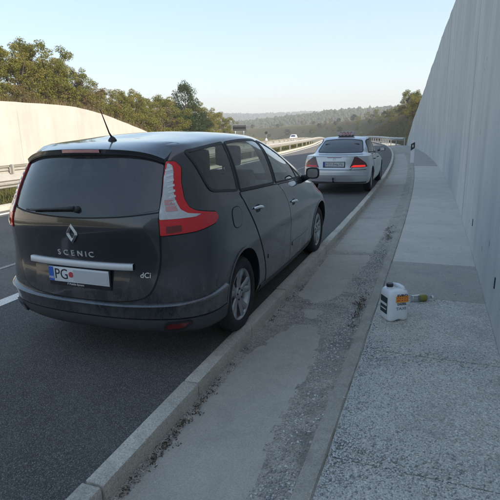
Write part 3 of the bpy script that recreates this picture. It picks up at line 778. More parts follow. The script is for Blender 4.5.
# doors with handles
RD = round_poly([(.045, 1.165), (.085, 1.07), (.125, 1.01), (.354, .735), (.500, .545), (.560, .40), (.575, .255), (1.36, .235), (1.358, .59), (1.262, .85), (1.07, 1.06), (1.0, 1.125), (.90, 1.132)], [.02, .1, .1, .2, .2, .1, .03, .03, .2, .2, .1, .02, .02])
FD = round_poly([(1.012, 1.122), (1.08, 1.062), (1.272, .85), (1.368, .59), (1.37, .235), (2.16, .235), (2.24, .55), (2.25, .80), (2.20, 1.0), (2.06, 1.075), (1.6, 1.10)], [.02, .1, .2, .2, .03, .05, .2, .2, .1, .05, .2])
def handle(parent, y, z, mir, L=.20):
    sg = -1 if mir else 1; q, n = shoot(BV, 'R', y, z)
    cup, F = patch(BV, round_poly([(y - .055, z - .035), (y + .055, z - .035), (y + .055, z + .03), (y - .055, z + .03)], .03), 'R', .005, .004, .02, mir)
    P = []; Rr = []
    for k in range(9):
        t = -1 + k / 4; qq, nn = shoot(BV, 'R', y + t * L / 2, z + .012 * (1 - t * t) - .012 * t)
        P.append((sg * (qq.x + .010 + .020 * (1 - t ** 4)), qq.y, qq.z)); Rr.append(.013 if abs(t) < .9 else .009)
    h = MB().tube(P, Rr, 10).ob('handle', M['chrome'], parent, smooth=True)
    geo_ob('handle_cup', (cup, F), M['trim'], h)
for P, hy, hz, mp in ((RD, .315, 1.0, [(.60, .50), (.9, .462), (1.30, .435)]), (FD, 1.40, .90, [(1.43, .430), (1.8, .425), (2.15, .44)])):
    for mir in (False, True):
        d = geo_ob('door', patch(BV, P, 'R', .0045, .006, .05, mir), M['paint_grey'], car)
        geo_ob('door_gap', ring(BV, inset(resample(P, .03), -.008), .010, 'R', .0022, .03, mir), M['seam'], d)
        handle(d, hy, hz, mir)
        geo_ob('moulding', patch(BV, round_poly([(a, b - .024) for a, b in mp] + [(a, b + .020) for a, b in mp[::-1]], .012), 'R', .012, .014, .02, mir), M['paint_grey'], d, 50)
    geo_ob
for mir in (False, True):
    FL = [(-.115 + .088 * math.cos(a) * abs(math.cos(a)) ** -.25, .996 + .078 * math.sin(a) * abs(math.sin(a)) ** -.25) for a in [i * 2 * math.pi / 24 + .01 for i in range(24)]]
    if not mir:
        fl = geo_ob('fuel_flap', patch(BV, FL, 'R', .004, .005, .03), M['paint_grey'], car)
        geo_ob('flap_gap', ring(BV, inset(FL, -.006), .008, 'R', .002, .02), M['seam'], fl)
    # sill, arch lip
    geo_ob('sill', band(BV, [(.44, .235), (.8, .225), (1.5, .222), (2.3, .24)], .05, 'R', .010, mir, thick=.012), M['trim_dusty'], car)
    for yy in (0, 2.77):
        L = [(yy + .384 * math.cos(R_(a)), .338 + .384 * math.sin(R_(a))) for a in range(-8, 189, 6)]
        geo_ob('wheel_arch_lip', band(BV, L, .020, 'R', .007, mir, thick=.012), M['paint_grey'], car)
# tailgate, bumper
TG = round_poly([(-.64, 1.13), (-.632, .98), (-.62, .80), (-.585, .645), (-.535, .560), (-.40, .522), (0, .508), (.40, .522), (.535, .560), (.585, .645), (.62, .80), (.632, .98), (.64, 1.13), (.42, 1.105), (0, 1.084), (-.42, 1.105)], [.01, .1, .1, .08, .06, .1, .2, .1, .06, .08, .1, .1, .01, .1, .2, .1])
tg = geo_ob('tailgate', patch(BV, TG, 'B', .006, .008, .05), M['paint_grey'], car)
geo_ob('tailgate_gap', ring(BV, inset(resample(TG, .03), -.010), .012, 'B', .003, .03), M['seam'], tg)
def polar(bvh, a, z, yc=.3):
    d = Vector((math.sin(a), -math.cos(a), 0)); h = bvh.ray_cast(Vector((0, yc, z)) + d * 4, -d); return h[0], (h[1] if h[1].dot(d) > 0 else -h[1])
def strip_sweep(bvh, rows, xs, fr='B'):
    """surface swept across x: rows = list of (z(x), off)"""
    V = []; F = []; n = len(rows)
    for x in xs:
        for (zf, o) in rows:
            q, nn = polar(bvh, x, zf(x)) if fr == 'P' else shoot(bvh, fr, x, zf(x)); nn = Vector((nn.x, nn.y, 0)).normalized(); V.append(q + nn * o)
    for i in range(len(xs) - 1):
        for j in range(n - 1): F.append([i * n + j, i * n + n + j, i * n + n + 1 + j, i * n + 1 + j])
    return V, F
xs = [R_(-52 + i * 2.6) for i in range(41)]
lip = lambda a: .505 + .045 * abs(math.sin(a) / .79) ** 4
geo_ob('rear_bumper', strip_sweep(BV, [(lambda x: lip(x), .0), (lambda x: lip(x) - .006, .026), (lambda x: lip(x) - .016, .033), (lambda x: lip(x) - .036, .025), (lambda x: .43, .012), (lambda x: .395, .012), (lambda x: .392, .0)], xs, 'P'), M['paint_grey'], car, 50)
geo_ob('bumper_valance', strip_sweep(BV, [(lambda x: .385, .0), (lambda x: .382, .016), (lambda x: .35, .020), (lambda x: .30, .018), (lambda x: .268, .010), (lambda x: .262, -.02)], xs, 'P'), M['trim_dusty'], car, 50)
geo_ob('bumper_groove', strip_sweep(BV, [(lambda x: .396, .002), (lambda x: .390, .008), (lambda x: .381, .008), (lambda x: .376, .002)], xs, 'P'), M['seam'], car, 50)
for mir in (False, True):
    rf = geo_ob('rear_reflector', patch(BV, round_poly([(.615, .318), (.73, .322), (.785, .372), (.64, .368)], .02), 'B', .026, .02, .03, mir), M['darkred'], car)
    geo_ob('reflector_bezel', ring(BV, inset(resample(round_poly([(.615, .318), (.73, .322), (.785, .372), (.64, .368)], .02), .02), -.008), .012, 'B', .029, .02, mir, thick=.02), M['trim'], rf)
# handle bar, plate, lettering, emblem
xs = [-.442 + i * .034 for i in range(27)]
bar = geo_ob('handle_bar', strip_sweep(BV, [(lambda x: .788, .0), (lambda x: .787, .022), (lambda x: .783, .027), (lambda x: .748, .029), (lambda x: .743, .025), (lambda x: .741, .0)], xs), M['satin'], tg, 50)
for e in (0, len(xs) - 1): pass
pl_y = -.945; pz = .672
q, n = shoot(BV, 'B', 0, pz); pl_y = q.y - .014
rc = geo_ob('plate_recess', patch(BV, round_poly([(-.42, .735), (.42, .735), (.40, .60), (.36, .575), (-.36, .575), (-.40, .60)], .03), 'B', .0075, .004, .04), M['paint_grey'], tg)
PX = .014
pf = MB().box((PX, pl_y, pz - .006), (.535, .014, .142), bev=.004).ob('plate_frame', M['ink'], tg, sharp=40)
pl = MB().box((PX, pl_y - .008, pz + .008), (.520, .006, .108), bev=.002).ob('number_plate', M['plate'], tg, sharp=40)
MB().box((PX - .239, pl_y - .0125, pz + .008), (.040, .003, .104)).ob('plate_band', M['blue'], pl)
MB().box((PX + .105, pl_y - .0125, pz + .008), (.295, .003, .085), bev=.001).ob('plate_blank', M['plate_grey'], pl)
def flat_text(name, txt, size, sx, x, y, z, mat, parent, ext=.0012):
    V, F = on_plane(txt, size, sx, ext); return ob(name, mesh(name, [(a + x, b + y, c + z) for a, b, c in V], F, mat), parent)
flat_text('plate_letters', 'PG', .108, .92, PX - .150, pl_y - .0115, pz + .008, M['ink'], pl)
flat_text('band_letters', 'MNE', .026, .8, PX - .239, pl_y - .0148, pz - .02, M['white'], pl)
MB().lathe([(0, -.002), (.021, -.002), (.021, .002), (0, .002)], 20, 'Y', c=(PX - .063, pl_y - .0118, pz + .012)).ob('plate_crest', M['red_ink'], pl)
flat_text('frame_letters', 'P Mobile System', .022, 1.0, -.02, pl_y - .0075, pz - .060, M['white'], pf, .0008)
for k_, ch in enumerate('SCENIC'): geo_ob('model_letter', proj_text(BV, ch, .056, 1.15, (-.150, -.090, -.030, .034, .084, .128)[k_], .838, .010, .003), M['lettering'], tg, 30)
geo_ob('engine_letters', proj_text(BV, 'dCi', .052, 1.0, .525, .708, .010, .002), M['lettering'], tg, 30)
em = MB()
def rhomb(w, h): return [(0, -h), (w, -.12 * h), (w, .12 * h), (0, h), (-w, .12 * h), (-w, -.12 * h)]
q, n = shoot(BV, 'B', 0, .985); ey = q.y - .012
o_, i_ = rhomb(.047, .070), rhomb(.020, .036); V = []; F = []
for (P, yy) in ((o_, .012), (o_, .0), (rhomb(.034, .053), -.012), (i_, .0), (i_, .012)): V += [(x, ey + yy, .985 + z) for x, z in P]
for k in range(4):
    for i in range(6): F.append((k * 6 + i, k * 6 + (i + 1) % 6, k * 6 + 6 + (i + 1) % 6, k * 6 + 6 + i))
ob('emblem', mesh('emblem', V, F, M['chrome']), tg)
# rear wiper
wp = []
for k in range(8):
    x = .035 - k * .058; q, n = shoot(BV, 'B', x, 1.150 - .004 * k); wp.append(q + n * .028)
wi = MB().tube(wp, [.016, .014, .012, .010, .009, .008, .007, .005], 8).ob('wiper', M['trim'], rg, smooth=True)
bl = []
for k in range(8):
    x = -.05 - k * .055; q, n = shoot(BV, 'B', x, 1.140 - .002 * k); bl.append(q + n * .012)
MB().tube(bl, .007, 6).ob('wiper_blade', M['ink'], rg, smooth=True)
q, n = shoot(BV, 'B', .045, 1.150); MB().lathe([(0, -.03), (.018, -.03), (.024, -.01), (.024, .03)], 14, 'Y', c=q).ob('wiper_hub', M['trim'], rg, smooth=True)
# roof spoiler with the high brake light, aerial
xs = [-.60 + i * .04 for i in range(31)]; V = []; F = []
def droop(x): return abs(x) / .6
for x in xs:
    d = droop(x); yt = -.775 + .115 * d ** 2; zt = 1.556 - .030 * d ** 2 - .045 * d ** 6
    h = BV.ray_cast(Vector((x, -.44, 3)), Vector((0, 0, -1)))[0]; h2 = BV.ray_cast(Vector((x, -.56 + .0 * d, 3)), Vector((0, 0, -1)))[0]
    qb, nb = shoot(BV, 'B', x, zt - .050)
    V += [h + Vector((0, 0, .0015)), Vector((x, h2.y, h2.z + .006)), Vector((x, yt + .03, zt + .003)), Vector((x, yt, zt - .006)), Vector((x, yt + .006, zt - .038)), Vector((x, yt + .03, zt - .046)), qb]
for i in range(len(xs) - 1):
    for j in range(6): F.append([i * 7 + j, i * 7 + 7 + j, i * 7 + 8 + j, i * 7 + 1 + j][::-1])
F += [list(range(7)), list(range((len(xs) - 1) * 7, len(xs) * 7))[::-1]]
sp = ob('roof_spoiler', mesh('roof_spoiler', V, F, M['paint_grey'], sharp=50), car)
V = []; F = []; xs2 = [-.16 + i * .02 for i in range(17)]
for x in xs2:
    d = droop(x); yt = -.775 + .115 * d ** 2; zt = 1.556 - .030 * d ** 2
    V += [(x, yt + .012, zt - .006), (x, yt - .006, zt - .010), (x, yt - .004, zt - .030), (x, yt + .012, zt - .034)]
for i in range(16):
    for j in range(3): F.append([i * 4 + j, i * 4 + 4 + j, i * 4 + 5 + j, i * 4 + 1 + j][::-1])
ob('brake_light', mesh('brake_light', V, F, M['pink'], sharp=50), sp)
V = []; F = []
for x in [-.58 + i * .04 for i in range(30)]:
    d = droop(x); yt = -.775 + .115 * d ** 2; zt = 1.556 - .030 * d ** 2 - .045 * d ** 6
    V += [(x, yt + .004, zt - .0315), (x, yt + .002, zt - .034), (x, yt + .028, zt - .050), (x, yt + .06, zt - .062)]
for i in range(29):
    for j in range(3): F.append([i * 4 + j, i * 4 + 4 + j, i * 4 + 5 + j, i * 4 + 1 + j][::-1])
ob('spoiler_underside', mesh('spoiler_underside', V, F, M['trim'], sharp=50), sp)
h = BV.ray_cast(Vector((0, -.40, 3)), Vector((0, 0, -1)))[0]
an = MB().lathe([(.034, -.006), (.032, .008), (.020, .024), (.008, .034), (0, .036)], 16, c=h).ob('aerial_base', M['trim'], car, smooth=True)
MB().tube([h + Vector((0, -.004, .025)), h + Vector((-.002, -.03, .06)), h + Vector((-.006, -.105, .225))], [.008, .0055, .003], 6).ob('aerial', M['trim'], an)
# tail lights, wrapping the corner: coordinates ((x+y)*.7071, z) seen from the rear right
def dd(L): return [((a + b) * .70711, c) for a, b, c in L]
TLo = dd([(.600, -.640, 1.452), (.641, -.589, 1.449), (.676, -.580, 1.41), (.700, -.635, 1.314), (.736, -.670, 1.21), (.770, -.668, 1.152), (.806, -.640, 1.124), (.865, -.453, 1.090), (.876, -.442, 1.054), (.876, -.490, 1.022), (.823, -.677, .996), (.646, -.842, .985), (.640, -.832, 1.088), (.632, -.765, 1.232), (.612, -.70, 1.351)])
TLw = dd([(.612, -.640, 1.440), (.630, -.618, 1.424), (.646, -.634, 1.386), (.668, -.688, 1.29), (.694, -.717, 1.207), (.734, -.719, 1.140), (.770, -.695, 1.115), (.826, -.610, 1.101), (.805, -.655, 1.088), (.652, -.842, 1.086), (.648, -.834, 1.115), (.640, -.772, 1.232), (.620, -.705, 1.351)])
for mir in (False, True):
    tl = geo_ob('tail_light', patch(BV, round_poly(TLo, .012), 'D', .014, .018, .025, mir), M['red'], car, 40)
    geo_ob('lamp_gap', ring(BV, inset(resample(round_poly(TLo, .012), .02), -.008), .010, 'D', .006, .02, mir), M['seam'], tl)
    geo_ob('clear_lens', patch(BV, round_poly(TLw, .012), 'D', .0175, .006, .025, mir), M['clear'], tl, 40)
    for k in range(7):        # slanted bulb cells of the clear lens
        t = k / 6; zc = 1.395 - .205 * t; xm = dd([(.628 + .046 * t, -.640 - .066 * t, zc)])[0][0]
        geo_ob('lamp_cell', patch(BV, round_poly([(xm - .035, zc - .012), (xm + .012, zc - .002), (xm + .012, zc + .012), (xm - .035, zc + .002)], .004), 'D', .0195, .004, .012, mir), M['satin'], tl)
    for k in range(2):
        zc = 1.190 - .040 * k; xm = dd([(.685, -.755, zc)])[0][0]
        geo_ob('lamp_cell', patch(BV, round_poly([(xm - .036, zc - .017), (xm + .030 + .012 * k, zc - .017), (xm + .020 + .012 * k, zc + .017), (xm - .036, zc + .017)], .004), 'D', .0195, .004, .012, mir), M['pink'], tl)
    xm = dd([(.70, -.80, 1.025)])[0][0]
    geo_ob('lamp_cell', patch(BV, round_poly([(xm - .03, .998), (xm + .07, 1.006), (xm + .07, 1.046), (xm - .03, 1.044)], .006), 'D', .017, .004, .012, mir), M['darkred'], tl)
# mirrors
for mir in (False, True):
    s = -1 if mir else 1
    hs = MB()
    pr = []
    for k in range(9):
        t = k / 8; rx = .105 * (1 - .25 * t) * (1 if t < .99 else .5) * math.sqrt(max(.05, 1 - (t * .93) ** 3)); rz = .082 * math.sqrt(max(.05, 1 - (t * .93) ** 3)); pr.append((t * .15, rx, rz))
    V = []; F = []; nn = 20
    for (dy, rx, rz) in pr:
        for i in range(nn):
            a = i * 2 * math.pi / nn; ca, sa = math.cos(a), math.sin(a)
            V.append((s * (.972 + .76 * rx * math.copysign(abs(ca) ** .6, ca)), 2.02 + dy, 1.148 + .80 * rz * math.copysign(abs(sa) ** .6, sa)))
    for k in range(8):
        for i in range(nn): F.append((k * nn + i, k * nn + (i + 1) % nn, k * nn + nn + (i + 1) % nn, k * nn + nn + i)[::-s])
    F.append(tuple(range(8 * nn, 9 * nn))[::-s]); F.append(tuple(range(nn))[::s])
    mo = ob('mirror', mesh('mirror', V, F, M['trim'], sharp=40), car)
    g = [(s * (.974 + .064 * math.copysign(abs(math.cos(a)) ** .6, math.cos(a))), 1.148 + .050 * math.copysign(abs(math.sin(a)) ** .6, math.sin(a))) for a in [i * 2 * math.pi / 24 + .01 for i in range(24)]]
    Vg = [(x, 2.006 + (z - 1.148) * .11 - (s * x - .97) * .06, z) for x, z in g] + [(x, 2.024, z) for x, z in g]
    Fg = [tuple(range(24))[::s]] + [(i, (i + 1) % 24, 24 + (i + 1) % 24, 24 + i)[::-s] for i in range(24)]
    ob('mirror_glass', mesh('mirror_glass', Vg, Fg, M['chrome']), mo)
    MB().tube([(s * .83, 2.11, 1.075), (s * .88, 2.10, 1.09), (s * .93, 2.09, 1.115)], [.045, .035, .03], 10).ob('mirror_arm', M['trim'], mo, smooth=True)
    hl_ = geo_ob('headlight', patch(BV, round_poly([(.42, .70), (.80, .74), (.82, .80), (.60, .80), (.42, .76)], .02), 'F', .01, .012, .04, mir), M['clear'], car)
geo_ob('front_grille', patch(BV, round_poly([(-.5, .34), (.5, .34), (.55, .46), (-.55, .46)], .03), 'F', .008, .01, .06), M['trim'], car)
# wheels, cabin
for yy in (0, 2.77):
    for s in (-1, 1): wheel(car, s * .775, yy, .322, .218, .205, s, 'double')
for (x, y, z, w) in ((.37, 1.30, .42, .5), (-.37, 1.30, .42, .5), (.45, .42, .42, .42), (0, .42, .42, .40), (-.45, .42, .42, .42)): seat(car, x, y, z, w)
MB().box((0, 2.15, .90), (1.40, .42, .26), bev=.08).ob('dashboard', M['interior'], car, sharp=50)
sw = MB(); sw.lathe([(.185 + .014 * math.cos(a), .014 * math.sin(a)) for a in [i * math.pi / 4 for i in range(8)]], 28, 'Y', close=True); sw.box((0, 0, 0), (.34, .02, .05), bev=.008).box((0, 0, -.08), (.05, .02, .16), bev=.008)
sw.ob('steering_wheel', M['trim'], car, sharp=50, loc=(-.37, 1.82, .99), rot=(R_(-25), 0, 0))
MB().box((0, -.30, .47), (1.3, .8, .12), bev=.03).ob('boot_floor', M['interior'], car, sharp=50)
MB().box((0, 1.4, .215), (1.2, 3.4, .05), bev=.02).ob('underbody', M['seam'], car)

# ------------------------------------------------------------------ the silver taxi
#            yr     Wr    Wm    Wf    yf     zr    zm    zf    rr   fr
TAXI = [(-.72, .64, .70, .62, 3.20, .25, .19, .20, .30, .40),
        (-.97, .79, .80, .76, 3.40, .285, .21, .22, .34, .45),
        (-1.02, .835, .84, .82, 3.46, .38, .32, .34, .36, .48),
        (-1.035, .848, .856, .84, 3.49, .49, .46, .46, .38, .50),
        (-1.03, .852, .864, .845, 3.47, .60, .60, .56, .39, .52),
        (-1.00, .848, .864, .84, 3.42, .73, .72, .64, .40, .54),
        (-.985, .832, .857, .82, 3.32, .85, .83, .70, .40, .56),
        (-.965, .805, .842, .79, 3.16, .945, .905, .755, .38, .54),
        (-.90, .775, .824, .75, 2.90, .985, .945, .83, .36, .50),
        (-.36, .740, .795, .70, 2.30, 1.005, .975, .935, .40, .46),
        (-.09, .700, .742, .65, 1.92, 1.13, 1.13, 1.09, .38, .42),
        (.20, .645, .685, .60, 1.54, 1.27, 1.275, 1.25, .34, .38),
        (.43, .585, .622, .545, 1.28, 1.36, 1.378, 1.355, .26, .26),
        (.56, .50, .535, .47, 1.14, 1.392, 1.408, 1.388, .18, .18),
        (.68, .28, .30, .26, 1.04, 1.410, 1.424, 1.405, .10, .10),
        (.74, .00, .00, .00, .98, 1.416, 1.428, 1.410, .05, .05)]
TX = Matrix.Translation((-.09, 9.60, 0)) @ Matrix.Rotation(.016, 4, 'Z')
taxi = ob('taxi', None, loc=(-.09, 9.60, 0), rot=(0, 0, .016), label='silver saloon taxi with a roof sign parked ahead at the kerb', cat='car')
bodyT = body_mesh(TAXI, [M['paint_silver'], M['interior'], M['seam']]); BT = bvh_of(bodyT)
tRG = round_poly([(-.60, 1.035), (0, 1.03), (.60, 1.035), (.51, 1.315), (.25, 1.345), (0, 1.35), (-.25, 1.345), (-.51, 1.315)], .05)
tD1 = round_poly([(.10, 1.02), (.31, 1.20), (.50, 1.315), (.80, 1.352), (.87, 1.348), (.86, 1.0)], [.02, .1, .1, .05, .02, .02])
tD2 = round_poly([(.92, .998), (.93, 1.348), (1.20, 1.318), (1.56, 1.17), (1.86, .995)], [.02, .02, .1, .2, .03])
tWG = round_poly([(-.60, 1.02), (0, 1.0), (.60, 1.02), (.48, 1.33), (0, 1.36), (-.48, 1.33)], .05)
cabT = body_mesh([(-.25, .60, .66, .55, 1.9, .35, .33, .35, .2, .2), (-.28, .66, .72, .60, 2.0, .75, .72, .75, .25, .25), (-.28, .68, .735, .64, 2.15, .95, .93, .90, .3, .35),
                  (-.01, .65, .69, .60, 1.80, 1.12, 1.12, 1.08, .3, .35), (.28, .59, .632, .55, 1.44, 1.25, 1.255, 1.23, .28, .3), (.50, .52, .56, .48, 1.2, 1.335, 1.35, 1.33, .2, .2), (.7, 0, 0, 0, 1.0, 1.36, 1.37, 1.35, .05, .05)], [M['interior']], 3, 3)
cuts = [cabT] + [prism_cut(shrink(P, .955), 'R', -1.3, 1.3, [M['interior']]) for P in (tD1, tD2)] + [prism_cut(shrink(tRG, .95), 'B', -1.2, .5, [M['interior']]), prism_cut(shrink(tWG, .95), 'B', 1.1, 2.6, [M['interior']])]
for yy in (0, 2.715):
    for sx in (-1, 1): cuts.append(cyl_cut(min(sx * .5, sx * 1.2), max(sx * .5, sx * 1.2), yy, .325, .350, [M['seam']]))
tme = boolean(bodyT, cuts); tme.set_sharp_from_angle(angle=R_(32)); ob('body', tme, taxi)
for mir in (False, True):
    for P in (tD1, tD2):
        g = geo_ob('side_window', patch(BT, P, 'R', .003, .004, .06, mir), M['glass_taxi'], taxi)
        geo_ob('window_seal', ring(BT, inset(resample(P, .03), -.012), .022, 'R', .006, .03, mir), M['trim'], g)
    geo_ob('pillar_trim', patch(BT, [(.868, 1.345), (.928, 1.345), (.918, 1.002), (.862, 1.002)], 'R', .0025, .004, .03, mir), M['trim'], taxi)
    for P, hy in ((round_poly([(.06, .965), (.16, .80), (.36, .56), (.42, .40), (.44, .27), (.885, .255), (.90, .6), (.90, .965)], .05), .22), (round_poly([(.912, .965), (.912, .6), (.897, .255), (1.85, .26), (1.95, .6), (1.93, .90), (1.85, .955)], .05), 1.06)):
        d = geo_ob('door', patch(BT, P, 'R', .004, .006, .06, mir), M['paint_silver'], taxi)
        geo_ob('door_gap', ring(BT, inset(resample(P, .03), -.010), .014, 'R', .0022, .03, mir), M['seam'], d)
        sg = -1 if mir else 1; q, n = shoot(BT, 'R', hy + .1, .845)
        MB().tube([(sg * (q.x + .006), hy - .01, .848), (sg * (q.x + .03), hy + .03, .85), (sg * (q.x + .03), hy + .16, .845), (sg * (q.x + .006), hy + .20, .842)], .012, 8).ob('handle', M['trim'], d, smooth=True)
        geo_ob('moulding', band(BT, [(max(hy, .40) + .02 if hy < 1 else .93, .50), (.88 if hy < 1 else 1.90, .49)], .06, 'R', .010, mir, thick=.012), M['paint_silver'], d)
    lt = dd([(.530, -.945, .958), (.62, -.925, .940), (.80, -.80, .79), (.825, -.76, .705), (.72, -.90, .690), (.39, -.985, .688), (.43, -.975, .75)])
    tl = geo_ob('tail_light', patch(BT, round_poly(lt, .02), 'D', .008, .012, .025, mir), M['maroon'], taxi, 40)
    l2 = dd([(.50, -.965, .748), (.76, -.825, .748), (.775, -.81, .712), (.72, -.90, .700), (.42, -.98, .698)])
    geo_ob('lamp_cell', patch(BT, round_poly(l2, .015), 'D', .011, .004, .025, mir), M['redlit'] if not mir else M['red'], tl, 40, label='glowing red lower lamp' if not mir else None)
    l3 = dd([(.52, -.955, .80), (.75, -.83, .80), (.73, -.845, .825), (.53, -.953, .825)])
    geo_ob('lamp_cell', patch(BT, round_poly(l3, .008), 'D', .011, .004, .02, mir), M['darkred'], tl, 40)
    # mirrors
    s = -1 if mir else 1
    mo = MB().box((s * .935, 1.74, 1.03), (.165, .10, .115), bev=.035).ob('mirror', M['trim'], taxi, sharp=50)
    MB().box((s * .935, 1.688, 1.03), (.13, .006, .085), bev=.002).ob('mirror_glass', M['chrome'], mo)
    MB().tube([(s * .80, 1.77, .99), (s * .90, 1.75, 1.01)], .025, 8).ob('mirror_arm', M['trim'], mo)
    geo_ob('headlight', patch(BT, round_poly([(.42, .60), (.74, .62), (.74, .70), (.45, .70)], .03), 'F', .008, .01, .05, mir), M['clear'], taxi)
trg = geo_ob('rear_window', patch(BT, tRG, 'B', .003, .006, .06), M['glass_dark'], taxi)
geo_ob('window_seal', ring(BT, inset(resample(tRG, .03), -.014), .022, 'B', .005, .04), M['trim'], trg)
geo_ob('windscreen', patch(BT, tWG, 'F', .003, .005, .08), M['glass_taxi'], taxi)
lidP = round_poly([(-.40, .64), (.40, .64), (.45, .69), (.46, .76), (.56, .94), (.54, .962), (0, .972), (-.54, .962), (-.56, .94), (-.46, .76), (-.45, .69)], .02)
lid = geo_ob('boot_lid', patch(BT, lidP, 'B', .004, .006, .05), M['paint_silver'], taxi)
geo_ob('lid_gap', ring(BT, inset(resample(lidP, .03), -.012), .015, 'B', .002, .03), M['seam'], lid)
xs = [-.30 + i * .03 for i in range(21)]
geo_ob('lid_lip', strip_sweep(BT, [(lambda x: .966, .004), (lambda x: .962, .012), (lambda x: .952, .012), (lambda x: .948, .004)], [-.5 + i * .05 for i in range(21)]), M['paint_silver'], lid, 40)
geo_ob('high_brake_light', strip_sweep(BT, [(lambda x: .945, .004), (lambda x: .943, .012), (lambda x: .931, .012), (lambda x: .929, .004)], [-.18 + i * .03 for i in range(13)]), M['darkred'], lid, 40)
q, n = shoot(BT, 'B', 0, .76); py = q.y - .016
pf = MB().box((0, py, .765), (.56, .014, .145), bev=.004).ob('plate_frame', M['ink'], lid)
pl = MB().box((0, py - .009, .768), (.52, .006, .110), bev=.002).ob('number_plate', M['plate_grey'], lid)
MB().box((-.24, py - .0135, .768), (.04, .003, .106)).ob('plate_band', M['blue'], pl)
mk_ = MB(); random.seed(11)                                    # the characters are blurred beyond reading: soft grey strokes
for k in range(8):
    xk = -.185 + k * .056
    for j in range(3): mk_.box((xk + random.uniform(-.014, .014), py - .0128, .768 + random.uniform(-.022, .022)), (random.uniform(.010, .026), .0016, random.uniform(.015, .045)))
mk_.ob('plate_strokes', M['ink_soft'], pl, kind='stuff')
st = MB(); q, n = shoot(BT, 'B', 0, .895)
st.lathe([(.034 + .004 * math.cos(a), .004 * math.sin(a)) for a in [i * math.pi / 3 for i in range(6)]], 24, 'Y', c=(0, q.y - .008, .895), close=True)
for k in range(3):
    a = R_(90 + 120 * k); st.tube([(0, q.y - .008, .895), (.034 * math.cos(a), q.y - .008, .895 + .034 * math.sin(a))], [.006, .002], 6)
st.ob('emblem', M['chrome'], lid, smooth=True)
xs = [-.78 + i * .04 for i in range(40)]
geo_ob('bumper_strip', strip_sweep(BT, [(lambda x: .535, .0), (lambda x: .532, .018), (lambda x: .500, .020), (lambda x: .494, .0)], xs), M['paint_silver'], taxi, 40)
geo_ob('bumper_gap', strip_sweep(BT, [(lambda x: .640, .001), (lambda x: .637, .005), (lambda x: .629, .005), (lambda x: .626, .001)], xs), M['seam'], taxi, 40)
geo_ob('bumper_valance', strip_sweep(BT, [(lambda x: .335, .0), (lambda x: .332, .010), (lambda x: .30, .008), (lambda x: .292, -.02)], xs), M['trim_dusty'], taxi, 40)
tb = MB().tube([(0, -.90, .33), (0, -1.06, .335), (0, -1.12, .36), (0, -1.12, .40)], .016, 8).lathe([(0, -.03), (.018, -.024), (.028, 0), (.018, .024), (0, .03)], 14, c=(0, -1.12, .42)).ob('tow_ball', M['black'], taxi, smooth=True)
for yy in (0, 2.715):
    for s in (-1, 1): wheel(taxi, s * .745, yy, .312, .205, .195, s, 'seven', n=28)
for (x, y, z, w) in ((.36, 1.22, .20, .48), (-.36, 1.22, .20, .48), (.34, .56, .16, .60), (-.34, .56, .16, .60)): seat(taxi, x, y, z, w, .20)
MB().box((0, 1.75, .80), (1.2, .4, .24), bev=.07).ob('dashboard', M['interior'], taxi, sharp=50)
MB().box((0, 1.3, .235), (1.1, 3.2, .05), bev=.02).ob('underbody', M['seam'], taxi)
sg = ob('taxi_sign', None, taxi, loc=(0, .84, 1.427))
MB().box((0, 0, .072), (.46, .13, .118), bev=.025).ob('sign_box', M['sign'], sg, sharp=50)
MB().box((0, 0, .008), (.40, .15, .02), bev=.004).ob('sign_foot', M['ink'], sg)
flat_text('sign_letters', 'TAXI', .095, 1.3, 0, -.0665, .073, M['red_ink'], sg, .002)
for k in range(9): MB().box((-.20 + k * .05, -.066, .118 if k % 2 else .026), (.05, .003, .014)).ob('sign_check', M['ink'], sg)

# ------------------------------------------------------------------ small things on the walkway
jug = ob('fuel_canister', None, loc=(2.055, .655, .002), rot=(0, 0, R_(33)), label='white plastic fuel canister with orange label and black cap on the walkway', cat='canister')
def sup(rx, ry, e, n=40): return [(rx * math.copysign(abs(math.cos(a)) ** e, math.cos(a)), ry * math.copysign(abs(math.sin(a)) ** e, math.sin(a))) for a in [i * 2 * math.pi / n for i in range(n)]]
prof = [(.0, .84), (.004, .93), (.012, .975), (.03, 1.0), (.12, 1.0), (.20, 1.0), (.235, .985), (.255, .94), (.270, .86), (.280, .74), (.286, .55), (.288, .30), (.289, .08)]
V = []; F = []; nj = 40
for (z, k) in prof:
    for (x, y) in sup(.100 * k, .095 * k, .42):
        notch = .018 * math.exp(-(x / .03) ** 2) * (1 if z < .02 else 0)
        top = .014 * math.exp(-((x - .02) / .05) ** 2 - ((y + .01) / .035) ** 2) if z > .26 else 0
        V.append((x, y, z + notch - top))
for i in range(len(prof) - 1):
    for k in range(nj): F.append((i * nj + k, i * nj + (k + 1) % nj, i * nj + nj + (k + 1) % nj, i * nj + nj + k))
F += [tuple(range(nj))[::-1], tuple(range((len(prof) - 1) * nj, len(prof) * nj))]
ob('canister_body', mesh('canister_body', V, F, M['hdpe'], sharp=60), jug)
MB().tube([(.01, .055, .262), (.015, .045, .298), (.03, .0, .305), (.05, -.045, .296), (.058, -.060, .262)], [.018, .016, .015, .016, .018], 12).ob('handle', M['hdpe'], jug, smooth=True)
MB().lathe([(.026, 0), (.026, .03), (0, .03)], 20, c=(-.050, .0, .275)).ob('neck', M['hdpe'], jug, sharp=40)
MB().lathe([(.029, 0), (.030, .024), (.026, .028), (0, .029)], 20, c=(-.050, .0, .298)).ob('cap', M['ink'], jug, sharp=40)
fl = MB().box((.022, -.0965, .205), (.118, .003, .058), bev=.001).ob('label_sticker', M['orange'], jug)
flat_text('label_letters', 'EVRO', .034, 1.15, .022, -.0968, .236, M['ink'], jug, .0022)
flat_text('label_letters', 'DIZEL', .030, 1.12, .022, -.0968, .160, M['ink'], jug, .0022)
flat_text('label_letters', 'TAXI', .036, 1.2, .016, -.0968, .118, M['ink_soft'], jug, .0022)
random.seed(5); sm = MB()
